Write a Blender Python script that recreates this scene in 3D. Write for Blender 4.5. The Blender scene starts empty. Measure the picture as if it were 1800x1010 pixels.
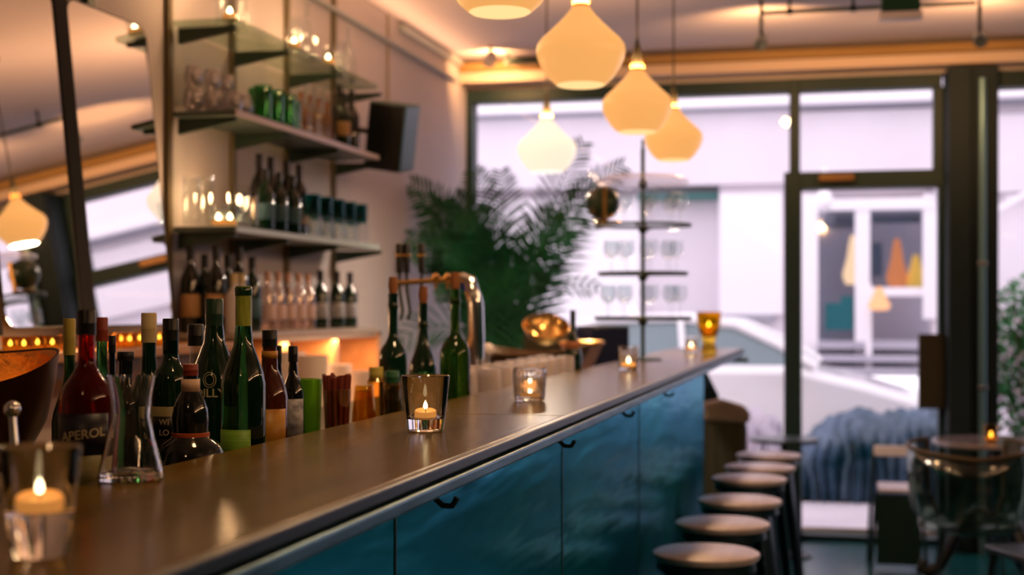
import bpy, bmesh, math, random
from mathutils import Vector, Matrix, Euler
random.seed(7)
PI = math.pi
sc = bpy.context.scene
COL = sc.collection

# ------------------------------------------------------------------ camera, sky, exposure
F = 2450.0                      # focal length in pixels of the 1800 px wide frame
EYE = 1.46
TH = math.atan(590.0 / F)       # the camera is turned this much to the left of the bar's direction
CS, SN = math.cos(TH), math.sin(TH)
cam_d = bpy.data.cameras.new('camera'); cam = bpy.data.objects.new('camera', cam_d); COL.objects.link(cam)
cam.location = (0, 0, EYE); cam.rotation_euler = (PI / 2, 0, TH)
cam_d.sensor_width = 36.0; cam_d.lens = F / 1800.0 * 36.0; cam_d.shift_y = 35.0 / 1800.0
cam_d.clip_start = 0.05; cam_d.clip_end = 200
cam_d.dof.use_dof = True; cam_d.dof.focus_distance = 2.3; cam_d.dof.aperture_fstop = 3.3
sc.camera = cam
sc.view_settings.view_transform = 'Standard'; sc.view_settings.look = 'None'
sc.view_settings.exposure = 0.42; sc.view_settings.gamma = 1.0
w = bpy.data.worlds.new('overcast_sky'); sc.world = w; w.use_nodes = True
bg = w.node_tree.nodes['Background']
bg.inputs[0].default_value = (1.0, 0.885, 1.0, 1); bg.inputs[1].default_value = 1.6
cy = sc.cycles
cy.use_denoising = True
cy.max_bounces = 14; cy.diffuse_bounces = 4; cy.glossy_bounces = 5; cy.transmission_bounces = 12; cy.transparent_max_bounces = 16
cy.sample_clamp_indirect = 4.0; cy.caustics_reflective = False; cy.caustics_refractive = True; cy.blur_glossy = 0.5

# a point at pixel column x on the plane u (=X) or v (=Y); the bar runs along Y
def VX(x, u):
    t = (x - 900.0) / F; return -u * (CS + t * SN) / (SN - t * CS)
def UX(x, v):
    t = (x - 900.0) / F; return -v * (SN - t * CS) / (CS + t * SN)
def DEP(u, v): return -u * SN + v * CS
def HY(y, u, v): return EYE + (540.0 - y) / F * DEP(u, v)

# ------------------------------------------------------------------ materials
MT = {}
def mat(name, col=(.5, .5, .5), rough=.5, metal=0., trans=0., ior=1.45, emit=None, es=0., coat=0., noise=None, bump=None, sheen=0.):
    if name in MT: return MT[name]
    m = bpy.data.materials.new(name); m.use_nodes = True; MT[name] = m
    nt = m.node_tree; b = nt.nodes['Principled BSDF']
    b.inputs['Base Color'].default_value = (*col, 1); b.inputs['Roughness'].default_value = rough
    b.inputs['Metallic'].default_value = metal; b.inputs['Transmission Weight'].default_value = trans
    b.inputs['IOR'].default_value = ior; b.inputs['Coat Weight'].default_value = coat
    b.inputs['Coat Roughness'].default_value = .08
    if sheen: b.inputs['Sheen Weight'].default_value = sheen
    if emit: b.inputs['Emission Color'].default_value = (*emit, 1); b.inputs['Emission Strength'].default_value = es
    tc = None
    if noise or bump:
        tc = nt.nodes.new('ShaderNodeTexCoord'); 
    if noise:   # (scale vec, second colour, detail)
        mp = nt.nodes.new('ShaderNodeMapping'); mp.inputs['Scale'].default_value = noise[0]
        nt.links.new(tc.outputs['Object'], mp.inputs[0])
        n = nt.nodes.new('ShaderNodeTexNoise'); n.inputs['Scale'].default_value = 1; n.inputs['Detail'].default_value = noise[2]
        nt.links.new(mp.outputs[0], n.inputs['Vector'])
        r = nt.nodes.new('ShaderNodeValToRGB'); r.color_ramp.elements[0].position = .32; r.color_ramp.elements[1].position = .68
        r.color_ramp.elements[0].color = (*col, 1); r.color_ramp.elements[1].color = (*noise[1], 1)
        nt.links.new(n.outputs[0], r.inputs[0]); nt.links.new(r.outputs[0], b.inputs['Base Color'])
    if bump:    # (scale vec, strength, distance)
        mp = nt.nodes.new('ShaderNodeMapping'); mp.inputs['Scale'].default_value = bump[0]
        nt.links.new(tc.outputs['Object'], mp.inputs[0])
        n = nt.nodes.new('ShaderNodeTexNoise'); n.inputs['Scale'].default_value = 1; n.inputs['Detail'].default_value = 3
        nt.links.new(mp.outputs[0], n.inputs['Vector'])
        bp = nt.nodes.new('ShaderNodeBump'); bp.inputs['Strength'].default_value = bump[1]; bp.inputs['Distance'].default_value = bump[2]
        nt.links.new(n.outputs[0], bp.inputs['Height']); nt.links.new(bp.outputs[0], b.inputs['Normal'])
    return m
def thin(name, col=(1, 1, 1), rough=.02, base=.04, edge=.75):
    """thin-walled glass: lets light straight through, glossy at grazing angles"""
    if name in MT: return MT[name]
    m = bpy.data.materials.new(name); m.use_nodes = True; MT[name] = m
    nt = m.node_tree; nt.nodes.clear()
    o = nt.nodes.new('ShaderNodeOutputMaterial'); mx = nt.nodes.new('ShaderNodeMixShader')
    tr = nt.nodes.new('ShaderNodeBsdfTransparent'); gl = nt.nodes.new('ShaderNodeBsdfGlossy')
    tr.inputs[0].default_value = (*col, 1); gl.inputs['Roughness'].default_value = rough
    gl.inputs[0].default_value = (*[min(1, .4 + .6 * c) for c in col], 1)
    lw = nt.nodes.new('ShaderNodeLayerWeight'); lw.inputs[0].default_value = .5
    pw = nt.nodes.new('ShaderNodeMath'); pw.operation = 'POWER'; pw.inputs[1].default_value = 3
    mr = nt.nodes.new('ShaderNodeMapRange'); mr.inputs[3].default_value = base; mr.inputs[4].default_value = edge
    nt.links.new(lw.outputs['Facing'], pw.inputs[0]); nt.links.new(pw.outputs[0], mr.inputs[0])
    nt.links.new(mr.outputs[0], mx.inputs[0]); nt.links.new(tr.outputs[0], mx.inputs[1]); nt.links.new(gl.outputs[0], mx.inputs[2])
    nt.links.new(mx.outputs[0], o.inputs[0])
    return m
def emis(name, col, s):
    if name in MT: return MT[name]
    m = bpy.data.materials.new(name); m.use_nodes = True; MT[name] = m
    nt = m.node_tree; nt.nodes.clear()
    o = nt.nodes.new('ShaderNodeOutputMaterial'); e = nt.nodes.new('ShaderNodeEmission')
    e.inputs[0].default_value = (*col, 1); e.inputs[1].default_value = s; nt.links.new(e.outputs[0], o.inputs[0])
    return m

plaster = mat('plaster', (.50, .45, .44), .7, noise=((1.2, 1.2, 1.2), (.56, .50, .50), 3))
ceil_m = mat('ceiling_paint', (.62, .55, .56), .8)
floor_m = mat('dark_floor', (.004, .07, .08), .2, noise=((2, 2, 2), (.008, .11, .12), 4), bump=((6, 6, 6), .08, .01))
frame_m = mat('dark_green_frame', (.004, .030, .028), .5)
pillar_m = mat('pillar_paint', (.001, .014, .018), .65, bump=((30, 30, .5), .1, .004))
wood_bar = mat('varnished_bar_wood', (.085, .055, .008), .22, ior=1.14, noise=((14, 1.6, 14), (.14, .085, .012), 6), bump=((60, 5, 1), .22, .003))
wood_lt = mat('honey_wood', (.42, .20, .08), .45, noise=((20, 2, 20), (.50, .26, .11), 4))
wood_dk = mat('dark_wood', (.06, .03, .012), .4, noise=((4, 30, 4), (.1, .05, .02), 4))
wood_beam = mat('beam_wood', (.30, .17, .045), .6, noise=((1, 20, 20), (.38, .22, .07), 4))
shelf_wood = mat('shelf_board', (.30, .25, .20), .4, noise=((20, 2, 20), (.40, .33, .26), 4))
steel_dk = mat('dark_steel', (.035, .05, .04), .4, metal=.6)
steel = mat('brushed_steel', (.55, .60, .66), .28, metal=1., bump=((8, 60, 8), .1, .002))
zinc = mat('worn_zinc', (.015, .09, .13), .36, metal=.85, noise=((30, 6, 30), (.10, .24, .32), 5))
teal_pan = mat('teal_bar_panel', (0, .15, .27), .24, metal=.75, noise=((1, .8, 1.3), (0, .40, .40), 2), bump=((1.6, 1.0, 6), .4, .03))
teal_pan.node_tree.nodes['Principled BSDF'].inputs['Specular Tint'].default_value = (.2, .7, 1, 1)
wood_bar.node_tree.nodes['Principled BSDF'].inputs['Specular IOR Level'].default_value = .5
wood_bar.node_tree.nodes['Principled BSDF'].inputs['Specular Tint'].default_value = (1, .78, .45, 1)
chrome = mat('chrome', (.8, .82, .85), .08, metal=1.)
brass = mat('brass', (.75, .45, .16), .22, metal=1.)
copper = mat('hammered_copper', (.90, .52, .18), .34, metal=1., bump=((60, 60, 60), .5, .005))
copper_out = mat('dark_copper', (.10, .035, .015), .35, metal=.8)
mirror_m = mat('mirror', (.86, .84, .82), .015, metal=1.)
black = mat('black_plastic', (.006, .007, .009), .35)
navy = mat('navy_lacquer', (.006, .012, .05), .3)
cream = mat('cream_foil', (.55, .43, .22), .4, noise=((3, 3, 60), (.62, .5, .28), 2))
red_cap = mat('red_capsule', (.23, .03, .015), .4)
gold_lab = mat('gold_label', (.55, .27, .035), .4, noise=((8, 8, 90), (.48, .20, .02), 2))
white_lab = mat('white_label', (.62, .62, .66), .6, noise=((60, 60, 60), (.14, .14, .18), 5))
yell = mat('mustard_label', (.42, .34, .06), .5)
lime = mat('lime_label', (.22, .42, .03), .45, noise=((2, 2, 240), (.12, .30, .02), 1))
ink_gold = mat('pale_gold_print', (.62, .52, .33), .4)
blk_lab = mat('black_label', (.008, .008, .008), .4)
orange_band = mat('orange_band', (.42, .07, .012), .4)
wax = mat('candle_wax', (.95, .50, .16), .5, emit=(1, .38, .08), es=.35)  # emission stands in for flame light glowing through the wax
flame = emis('candle_flame', (1, .78, .42), 6.)
tin = mat('tealight_tin', (.6, .6, .6), .3, metal=1.)
glassr = mat('clear_glass', (1, 1, 1), .0, trans=1., ior=1.48)
amber_g = mat('amber_glass', (.85, .50, .04), .03, trans=1., ior=1.3)
green_cup = mat('lime_green_glass', (.28, .62, .05), .06, trans=.75, ior=1.2)
g_green = mat('green_bottle_glass', (.025, .16, .055), .01, trans=.96, ior=1.42, coat=.3)
g_dkgreen = mat('dark_green_bottle_glass', (.003, .03, .014), .03, trans=.5, ior=1.4, coat=.5)
g_wine = mat('olive_wine_glass', (.02, .085, .01), .03, trans=.8, ior=1.35)
g_black = mat('black_bottle_glass', (.004, .005, .005), .05, coat=.6)
g_bluegreen = mat('sea_green_bottle_glass', (.05, .28, .12), .02, trans=.95, ior=1.3)
g_red = mat('red_aperitif', (.40, .012, .004), .02, trans=.9, ior=1.35)
g_brown = mat('brown_bottle_glass', (.10, .02, .006), .03, trans=.5, ior=1.35, coat=.5)
g_amber = mat('amber_spirit', (.75, .38, .05), .03, trans=.9, ior=1.3)
t_clear = thin('thin_clear_glass', (.95, .965, .965), .04, .03, .55)
t_green = thin('thin_green_glass', (.38, .72, .48), .05, .08, .7)
t_teal = thin('thin_teal_glass', (.10, .45, .45), .05, .10, .7)
t_amber = thin('thin_amber_glass', (.85, .62, .25), .05, .08, .7)
t_win = thin('window_glass', (.97, .975, .975), .0, .008, .4)
cork = mat('cork', (.26, .095, .035), .8)
straw = mat('red_straw', (.25, .045, .03), .5)
leaf = mat('palm_leaf', (.003, .045, .020), .55, noise=((3, 3, 3), (.010, .10, .028), 2))
leaf2 = mat('bush_leaf', (.02, .17, .045), .5, noise=((5, 5, 5), (.06, .3, .08), 2))
petal = mat('pale_petal', (.8, .66, .75), .6)
spk_side = mat('speaker_side', (.012, .07, .075), .35)
car_w = mat('white_car_paint', (.86, .84, .86), .2, coat=.6)
car_glass = mat('car_window', (.16, .22, .24), .08, coat=.3)
tyre = mat('tyre', (.01, .02, .025), .7)
tarp = mat('blue_tarpaulin', (.002, .035, .055), .3, noise=((2.2, 2.2, 3.5), (.10, .16, .26), 2), bump=((5, 5, 2.2), .7, .08))
conc = mat('pale_concrete', (.74, .68, .73), .8, noise=((1.2, 1.2, 1.2), (.80, .74, .80), 4))
conc_w = mat('white_render', (.90, .86, .90), .7)
conc_g = mat('grey_render', (.36, .36, .42), .7)
conc_d = mat('dark_green_trim', (.05, .16, .15), .6)
pave = mat('pale_pavement', (.78, .72, .78), .6, noise=((3, 3, 3), (.70, .64, .70), 3))
asph = mat('wet_asphalt', (.10, .13, .15), .3)
stool_met = mat('blue_black_stool_metal', (.010, .035, .06), .3, metal=.5)
stool_wood = mat('grey_brown_seat_wood', (.50, .42, .47), .34, ior=1.8, noise=((30, 3, 3), (.62, .54, .6), 3))
coat_m = mat('olive_cloth', (.045, .05, .025), .9, noise=((30, 30, 3), (.085, .075, .045), 3), bump=((40, 40, 4), .5, .02))
fur = mat('beige_fleece', (.42, .33, .26), .95, bump=((60, 60, 60), .8, .02))
paper = mat('folded_linen', (.95, .84, .80), .8, bump=((9, 9, 9), .4, .03))

# ------------------------------------------------------------------ mesh helpers
class MB:
    def __init__(s): s.bm = bmesh.new()
    def box(s, c, d, rz=0., rx=0., ry=0.):
        M = Matrix.Translation(c) @ Euler((rx, ry, rz)).to_matrix().to_4x4() @ Matrix.Diagonal((*d, 1))
        bmesh.ops.create_cube(s.bm, size=1., matrix=M); return s
    def bb(s, x0, x1, y0, y1, z0, z1): return s.box(((x0 + x1) / 2, (y0 + y1) / 2, (z0 + z1) / 2), (abs(x1 - x0), abs(y1 - y0), abs(z1 - z0)))
    def lathe(s, prof, seg=32, c=(0, 0, 0), M=None, wob=None):
        rings = []
        for r, z in prof:
            if r < 1e-6: rings.append([s.bm.verts.new((0, 0, z))]); continue
            ring = []
            for k in range(seg):
                a = 2 * PI * k / seg
                zz = z + (wob(a, r) if wob else 0)
                ring.append(s.bm.verts.new((r * math.cos(a), r * math.sin(a), zz)))
            rings.append(ring)
        for a, b in zip(rings, rings[1:]):
            for k in range(seg):
                k2 = (k + 1) % seg
                if len(a) == 1 and len(b) == 1: continue
                if len(a) == 1: s.bm.faces.new((a[0], b[k], b[k2]))
                elif len(b) == 1: s.bm.faces.new((a[k], a[k2], b[0]))
                else: s.bm.faces.new((a[k], a[k2], b[k2], b[k]))
        T = Matrix.Translation(c) @ (M if M else Matrix())
        for ring in rings:
            for v in ring: v.co = T @ v.co
        return s
    def tube(s, pts, r, seg=10, cap=True):
        pts = [Vector(p) for p in pts]; n = len(pts)
        rs = r if isinstance(r, (list, tuple)) else [r] * n
        up = Vector((0, 0, 1)); prev = None; rings = []
        for i, p in enumerate(pts):
            d = (pts[min(i + 1, n - 1)] - pts[max(i - 1, 0)]).normalized()
            if prev is None:
                a = up if abs(d.dot(up)) < .9 else Vector((1, 0, 0))
                x = d.cross(a).normalized()
            else: x = (prev - d * prev.dot(d)).normalized()
            prev = x; y = d.cross(x)
            rings.append([s.bm.verts.new(p + (x * math.cos(2 * PI * k / seg) + y * math.sin(2 * PI * k / seg)) * rs[i]) for k in range(seg)])
        for a, b in zip(rings, rings[1:]):
            for k in range(seg): s.bm.faces.new((a[k], a[(k + 1) % seg], b[(k + 1) % seg], b[k]))
        if cap: s.bm.faces.new(rings[0]); s.bm.faces.new(rings[-1])
        return s
    def prism(s, poly, a0, a1, ax='y'):
        """poly in the other two axes, extruded from a0 to a1 along ax"""
        f = {'y': lambda p, a: (p[0], a, p[1]), 'x': lambda p, a: (a, p[0], p[1]), 'z': lambda p, a: (p[0], p[1], a)}[ax]
        A = [s.bm.verts.new(f(p, a0)) for p in poly]; B = [s.bm.verts.new(f(p, a1)) for p in poly]
        s.bm.faces.new(A); s.bm.faces.new(B[::-1])
        for k in range(len(poly)): s.bm.faces.new((A[k], B[k], B[(k + 1) % len(poly)], A[(k + 1) % len(poly)]))
        return s
    def ball(s, c, r, sc_=(1, 1, 1), u=16, v=10):
        bmesh.ops.create_uvsphere(s.bm, u_segments=u, v_segments=v, radius=r, matrix=Matrix.Translation(c) @ Matrix.Diagonal((*sc_, 1))); return s
    def build(s, name, m, parent=None, loc=(0, 0, 0), rot=(0, 0, 0), bevel=0., smooth=True, sub=0):
        bmesh.ops.recalc_face_normals(s.bm, faces=s.bm.faces)
        me = bpy.data.meshes.new(name); s.bm.to_mesh(me); s.bm.free()
        me.materials.append(m)
        if smooth:
            me.shade_smooth(); me.set_sharp_from_angle(angle=math.radians(40))
        o = bpy.data.objects.new(name, me); COL.objects.link(o); o.location = loc; o.rotation_euler = rot
        if parent: o.parent = parent
        if bevel:
            b = o.modifiers.new('bevel', 'BEVEL'); b.width = bevel; b.segments = 2; b.limit_method = 'ANGLE'
        if sub:
            b = o.modifiers.new('sub', 'SUBSURF'); b.levels = sub; b.render_levels = sub
        return o
def tag(o, label, cat, group=None, kind=None):
    o['label'] = label; o['category'] = cat
    if group: o['group'] = group
    if kind: o['kind'] = kind
    return o
def empty(name, loc, rz=0., label=None, cat=None, group=None, rot=None):
    o = bpy.data.objects.new(name, None); COL.objects.link(o); o.location = loc
    o.rotation_euler = rot if rot else (0, 0, rz); o.empty_display_size = .05
    if label: tag(o, label, cat, group)
    return o
def dup(o, loc, label, rz=None, group=None, parent=None, scale=None):
    c = o.copy(); COL.objects.link(c)
    if parent: c.parent = parent
    else:
        c.location = loc; c['label'] = label
        if rz is not None: c.rotation_euler = (0, 0, rz)
        if group: c['group'] = group
        if scale: c.scale = (scale,) * 3
    for ch in [x for x in o.children]:
        dup(ch, None, None, parent=c)
    return c
def struct(name, mb, m, parent=None, bevel=0., smooth=False):
    o = mb.build(name, m, parent, bevel=bevel, smooth=smooth)
    if not parent: o['kind'] = 'structure'
    return o
def lamp(name, loc, power, col, radius=.03, parent=None, typ='POINT', rot=None, spot=None):
    l = bpy.data.lights.new(name, typ); l.energy = power; l.color = col
    if typ == 'AREA': l.shape = 'DISK'; l.size = radius * 2
    else: l.shadow_soft_size = radius
    if spot: l.spot_size = spot; l.spot_blend = .8
    o = bpy.data.objects.new(name, l); COL.objects.link(o); o.location = loc
    if rot: o.rotation_euler = rot
    if parent: o.parent = parent
    return o
ORD = ['first', 'second', 'third', 'fourth', 'fifth', 'sixth', 'seventh', 'eighth', 'ninth', 'tenth', 'eleventh', 'twelfth', 'thirteenth', 'fourteenth']

# ------------------------------------------------------------------ room shell
WL, WR, WB, WF, CZ = -2.47, 3.6, -2.6, 9.0, 3.08
struct('floor', MB().bb(WL - .2, WR + .2, WB - .2, WF + .1, -.1, 0), floor_m)
struct('ceiling', MB().bb(WL - .2, WR + .2, WB - .2, WF + .2, CZ, CZ + .12), ceil_m)
struct('wall_left', MB().bb(WL - .15, WL, WB, WF + .2, 0, CZ), plaster)
struct('wall_right', MB().bb(WR, WR + .15, WB, WF + .2, 0, CZ), mat('wall_teal', (.03, .11, .11), .6))
struct('wall_back', MB().bb(WL, WR, WB - .15, WB, 0, CZ), mat('wall_back_paint', (.12, .13, .12), .7))
u = lambda x: UX(x, WF)
ZT = 2.90; ZP = 2.82
struct('wall_front', MB().bb(WL, WR, WF, WF + .15, ZT, CZ).bb(WL, u(822), WF, WF + .15, 0, ZT).bb(u(830), u(1378), WF, WF + .14, 0, .42), plaster)
struct('trim_1', MB().bb(WL, WR, WF - .22, WF - .16, 3.0, 3.055), wood_beam, bevel=.004)
struct('trim_2', MB().bb(WL, WR, WF - .2, WF, 2.93, 2.995), mat('cove_paint', (.72, .55, .42), .7))
fr = MB()
fr.bb(u(822), u(833), WF - .04, WF + .1, .42, ZT).bb(u(833), u(1392), WF - .04, WF + .1, ZP, ZT).bb(u(833), u(1380), WF - .06, WF + .12, .40, .46)
w1 = struct('window_1', fr, frame_m, bevel=.004)
MB().bb(u(833), u(1390), WF + .03, WF + .036, .46, ZP).build('pane', t_win, w1, smooth=False)
zt1, zt0 = HY(302, u(1500), WF), HY(332, u(1500), WF)
fr = MB(); fr.bb(u(1388), u(1406), WF - .05, WF + .1, zt1, ZT).bb(u(1406), u(1655), WF - .05, WF + .1, ZP, ZT).bb(u(1640), u(1660), WF - .05, WF + .1, zt1, ZP)
w2 = struct('window_2', fr, frame_m, bevel=.004)
MB().bb(u(1406), u(1641), WF + .03, WF + .036, zt1, ZP).build('pane', t_win, w2, smooth=False)
fr = MB(); fr.bb(u(1379), u(1409), WF - .08, WF + .1, 0, zt1).bb(u(1409), u(1660), WF - .08, WF + .1, zt0, zt1).bb(u(1648), u(1662), WF - .08, WF + .1, 0, zt0).bb(u(1409), u(1650), WF - .06, WF + .08, 0, .035)
d1 = struct('door_1', fr, frame_m, bevel=.004)
MB().bb(u(1409), u(1648), WF + .02, WF + .026, .035, zt0).build('pane', t_win, d1, smooth=False)
MB().bb(u(1409), u(1650), WF + .08, WF + .2, .0, .045).build('brass_threshold', brass, d1, smooth=False)
MB().bb(UX(1614, WF - .12), UX(1660, WF - .12), WF - .17, WF - .081, HY(716, .7, WF), HY(586, .7, WF)).build('push_plate_box', mat('bronze_plate', (.05, .04, .02), .45, metal=.3), d1, bevel=.006)
MB().bb(u(1440), u(1502), WF - .13, WF - .081, zt0 + .04, zt1 - .02).build('door_closer', mat('bronze', (.30, .17, .07), .35, metal=.8), d1, bevel=.006)
pl = MB().bb(u(1660), u(1748), WF - .25, WF + .15, 0, ZT).bb(u(1662), u(1700), WF - .29, WF - .25, 0, ZT)
struct('wall_pillar', pl, pillar_m, bevel=.006)
fr = MB().bb(u(1748), WR, WF - .05, WF + .1, ZP - .02, ZT).bb(WR - .1, WR, WF - .05, WF + .1, 0, ZP).bb(u(1748), WR, WF - .05, WF + .1, 0, .4)
w3 = struct('window_3', fr, frame_m)
MB().bb(u(1748), WR, WF + .03, WF + .036, .4, ZP).build('pane', t_win, w3, smooth=False)
pu = UX(1727, WF - .3)
p = tag(MB().tube([(pu, WF - .3, 0), (pu, WF - .3, 2.82)], .022, 14).build('drain_pipe', mat('teal_grey_pipe', (.16, .30, .33), .3, metal=.5)), 'grey vertical pipe running down the dark pillar beside the right window', 'pipe')
for z_ in (.98, 1.72): MB().box((pu, WF - .3, z_), (.055, .05, .03)).build('pipe_clamp', chrome, p, bevel=.004)

# ------------------------------------------------------------------ outside: street, facade, car
struct('pavement', MB().bb(-9, 14, WF + .1, 11.4, -.12, 0), pave)
struct('street', MB().bb(-12, 18, 11.4, 15.4, -.2, -.1), asph)
VB = 16.0
ub = lambda x: UX(x, VB)
hb = lambda y, x=1400: HY(y, ub(x), VB)
bld = empty('shop_building', (0, VB, 0), label='pale concrete building with shop doors across the street', cat='building')
def bpart(name, m, *boxes, bevel=0.):
    mb = MB()
    for (x0, x1, y0, y1, d0, d1) in boxes:   # pixel columns, pixel rows, depth in front of (-) or behind (+) the facade
        xm = (x0 + x1) / 2
        mb.bb(ub(x0), ub(x1), d0, d1, hb(y1, xm), hb(y0, xm))
    return mb.build(name, m, bld, bevel=bevel, smooth=False)
MB().bb(-9, ub(1265), .3, .6, 0, 9).bb(ub(1265), ub(1412), .0, .6, 0, 9).bb(ub(1412), ub(1640), 0, .6, hb(345), 9).bb(ub(1640), 14, 0, .6, 0, 9).build('wall', conc, bld, smooth=False)
bpart('upper_band', conc, (300, 1405, 196, 334, -.15, .3), (1407, 1640, 196, 334, -.15, .3), (1642, 2400, 196, 334, -.15, .3))
bpart('window_ledge', conc_w, (300, 2400, 168, 192, -.4, .1))
bpart('ledge_gap', conc_g, (300, 2400, 192, 198, -.2, .1))
bpart('dark_lintel', conc_d, (1120, 1262, 338, 350, .0, .3))
bpart('white_panel', conc_w, (1266, 1376, 340, 552, -.1, 0))
bpart('white_wall', conc_w, (400, 1120, 350, 640, .15, .3))
bpart('grey_sill', conc_g, (1264, 1362, 552, 562, -.2, 0), (1140, 1262, 555, 561, 0, .3))
bpart('door_frame', conc_w, (1409, 1438, 340, 640, -.12, 0), (1503, 1529, 366, 640, -.08, 0), (1622, 1648, 340, 560, -.08, 0), (1438, 1640, 352, 369, -.1, 0), (1529, 1622, 505, 520, -.05, .05))
bpart('shop_back_wall', conc_g, (1405, 1650, 340, 640, 1.2, 1.3), (1405, 1650, 600, 660, .0, 1.2))
bpart('shop_glass', thin('shop_glass', (.8, .83, .86), .05, .10, .4), (1438, 1503, 369, 600, .0, .01), (1529, 1622, 369, 505, .0, .01))
bpart('steps', mat('step_stone', (.45, .43, .50), .7), (1438, 1625, 600, 612, -.3, 0), (1438, 1625, 622, 632, -.6, 0), (1438, 1625, 642, 652, -.9, 0))
bpart('teal_poster', mat('teal_poster', (.004, .11, .13), .5), (1450, 1500, 532, 580, -.03, -.01), (1478, 1500, 520, 532, -.03, -.01))
bpart('shaded_window', mat('slate_window', (.16, .20, .27), .3), (1450, 1502, 370, 400, .2, .25), (1532, 1620, 370, 390, .2, .25), (1532, 1552, 425, 485, .2, .25))
bpart('hand_rail', conc_w, (1521, 1531, 500, 660, -.5, -.45))
for (x, y, h_, m_, lab) in ((1500, 500, 90, emis('warm_lamp', (1, .62, .38), 1.6), 'glowing peach lamp seen in the shop entrance'),
                        (1578, 505, 88, mat('orange_display', (.9, .30, .10), .5, emit=(1, .3, .1), es=.5), 'tall orange display piece in the shop window'),  # emission on both display pieces makes them look lit
                        (1613, 505, 60, mat('yellow_display', (.9, .60, .12), .5, emit=(1, .6, .1), es=.5), 'yellow display piece beside the orange one in the shop window'),
                        (1543, 545, 40, emis('peach_lamp', (1, .48, .26), 1.1), 'small orange lamp beside the shop handrail')):
    uu = ub(x); zz = hb(y, x); hh = h_ * .00633
    mb = MB().lathe([(0, 0), (.09, .02 * hh), (.12, .2 * hh), (.07, .55 * hh), (.05, .8 * hh), (.03, hh * .98), (0, hh)], 14)
    tag(mb.build('shop_lamp' if 'lamp' in lab else 'window_display', m_, loc=(uu, VB + (-.7 if 'handrail' in lab else .4 if 'yellow' in lab else .25), zz)), lab, 'lamp' if 'lamp' in lab else 'display')
uu = UX(1449, 14.5); tag(MB().ball((0, 0, 0), .12, (.7, 1, 1)).tube([(0, 0, .1), (.0, .3, .35), (0, 1.3, .35)], .02).build('reflection_blob', conc_w, loc=(uu, 14.5, HY(353, uu, 14.5))), 'white egg-shaped blob standing in for a reflection above the shop doors', 'lamp')  # solid white egg modelled in place of a bright reflection
uu = UX(1795, 14.5); tag(MB().box((0, 0, 0), (.55, .4, .06), ry=-.5).tube([(0, .1, 0), (0, 1.4, .1)], .02).build('awning_sign', conc_w, loc=(uu, 14.5, HY(345, uu, 14.5))), 'white slanted sign blade seen through the right window', 'sign')

# car: nose to the right
cx0 = UX(1655, 12.4)   # nose
car = empty('car', (cx0, 12.4, -.1), label='white parked car seen through the front window', cat='car')
body = [(0, .28), (.02, .62), (-.12, .76), (-.6, .90), (-1.12, 1.02), (-1.2, 1.05), (-3.0, 1.04), (-3.9, 1.0), (-4.1, .7), (-4.1, .28)]
MB().prism(body, 0, 1.7).build('body', car_w, car, bevel=.07)
bm_ = bmesh.new()
roof = [(-1.05, 1.03), (-1.35, 1.22), (-1.75, 1.40), (-2.3, 1.46), (-3.0, 1.44), (-3.7, 1.2), (-3.95, 1.02)]
mb = MB()
A = [mb.bm.verts.new((x, .06 + .22 * (z - 1.03) / .43, z)) for x, z in roof]; B = [mb.bm.verts.new((x, 1.64 - .22 * (z - 1.03) / .43, z)) for x, z in roof]
mb.bm.faces.new(A); mb.bm.faces.new(B[::-1])
for k in range(len(roof)): mb.bm.faces.new((A[k], B[k], B[(k + 1) % len(roof)], A[(k + 1) % len(roof)]))
mb.build('windows', car_glass, car, bevel=.02)
mb = MB()
for sgn, y0 in ((1, 0), (-1, 1.7)):
    pts = [(x, y0 + sgn * (.05 + .22 * (z - 1.03) / .43), z + .005) for x, z in roof]
    mb.tube(pts, .045, 8)
    mb.tube([(-2.2, y0 + sgn * .05, 1.04), (-2.25, y0 + sgn * .25, 1.45)], .03, 8)
mb.bb(-3.1, -1.9, .26, 1.44, 1.43, 1.475)
mb.build('roof', car_w, car)
for wx in (-.75, -3.3):
    M_ = Matrix.Rotation(PI / 2, 4, 'X')
    wh = MB().lathe([(0, -.1), (.2, -.1), (.31, -.1), (.33, -.06), (.33, .1), (0, .1)], 28, M=M_).build('wheel', tyre, car, loc=(wx, .06, .33))
    MB().lathe([(0, .0), (.06, .03), (.19, .01), (.2, 0)], 20, M=M_).build('hubcap', chrome, wh, loc=(0, -.1, 0))
MB().ball((0, 0, 0), .1, (.6, 1.1, .7)).build('side_mirror', car_w, car, loc=(-1.25, -.1, 1.05))
MB().ball((0, 0, 0), .12, (1.4, .5, .6)).build('headlight', chrome, car, loc=(-.12, .06, .68))

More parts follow.
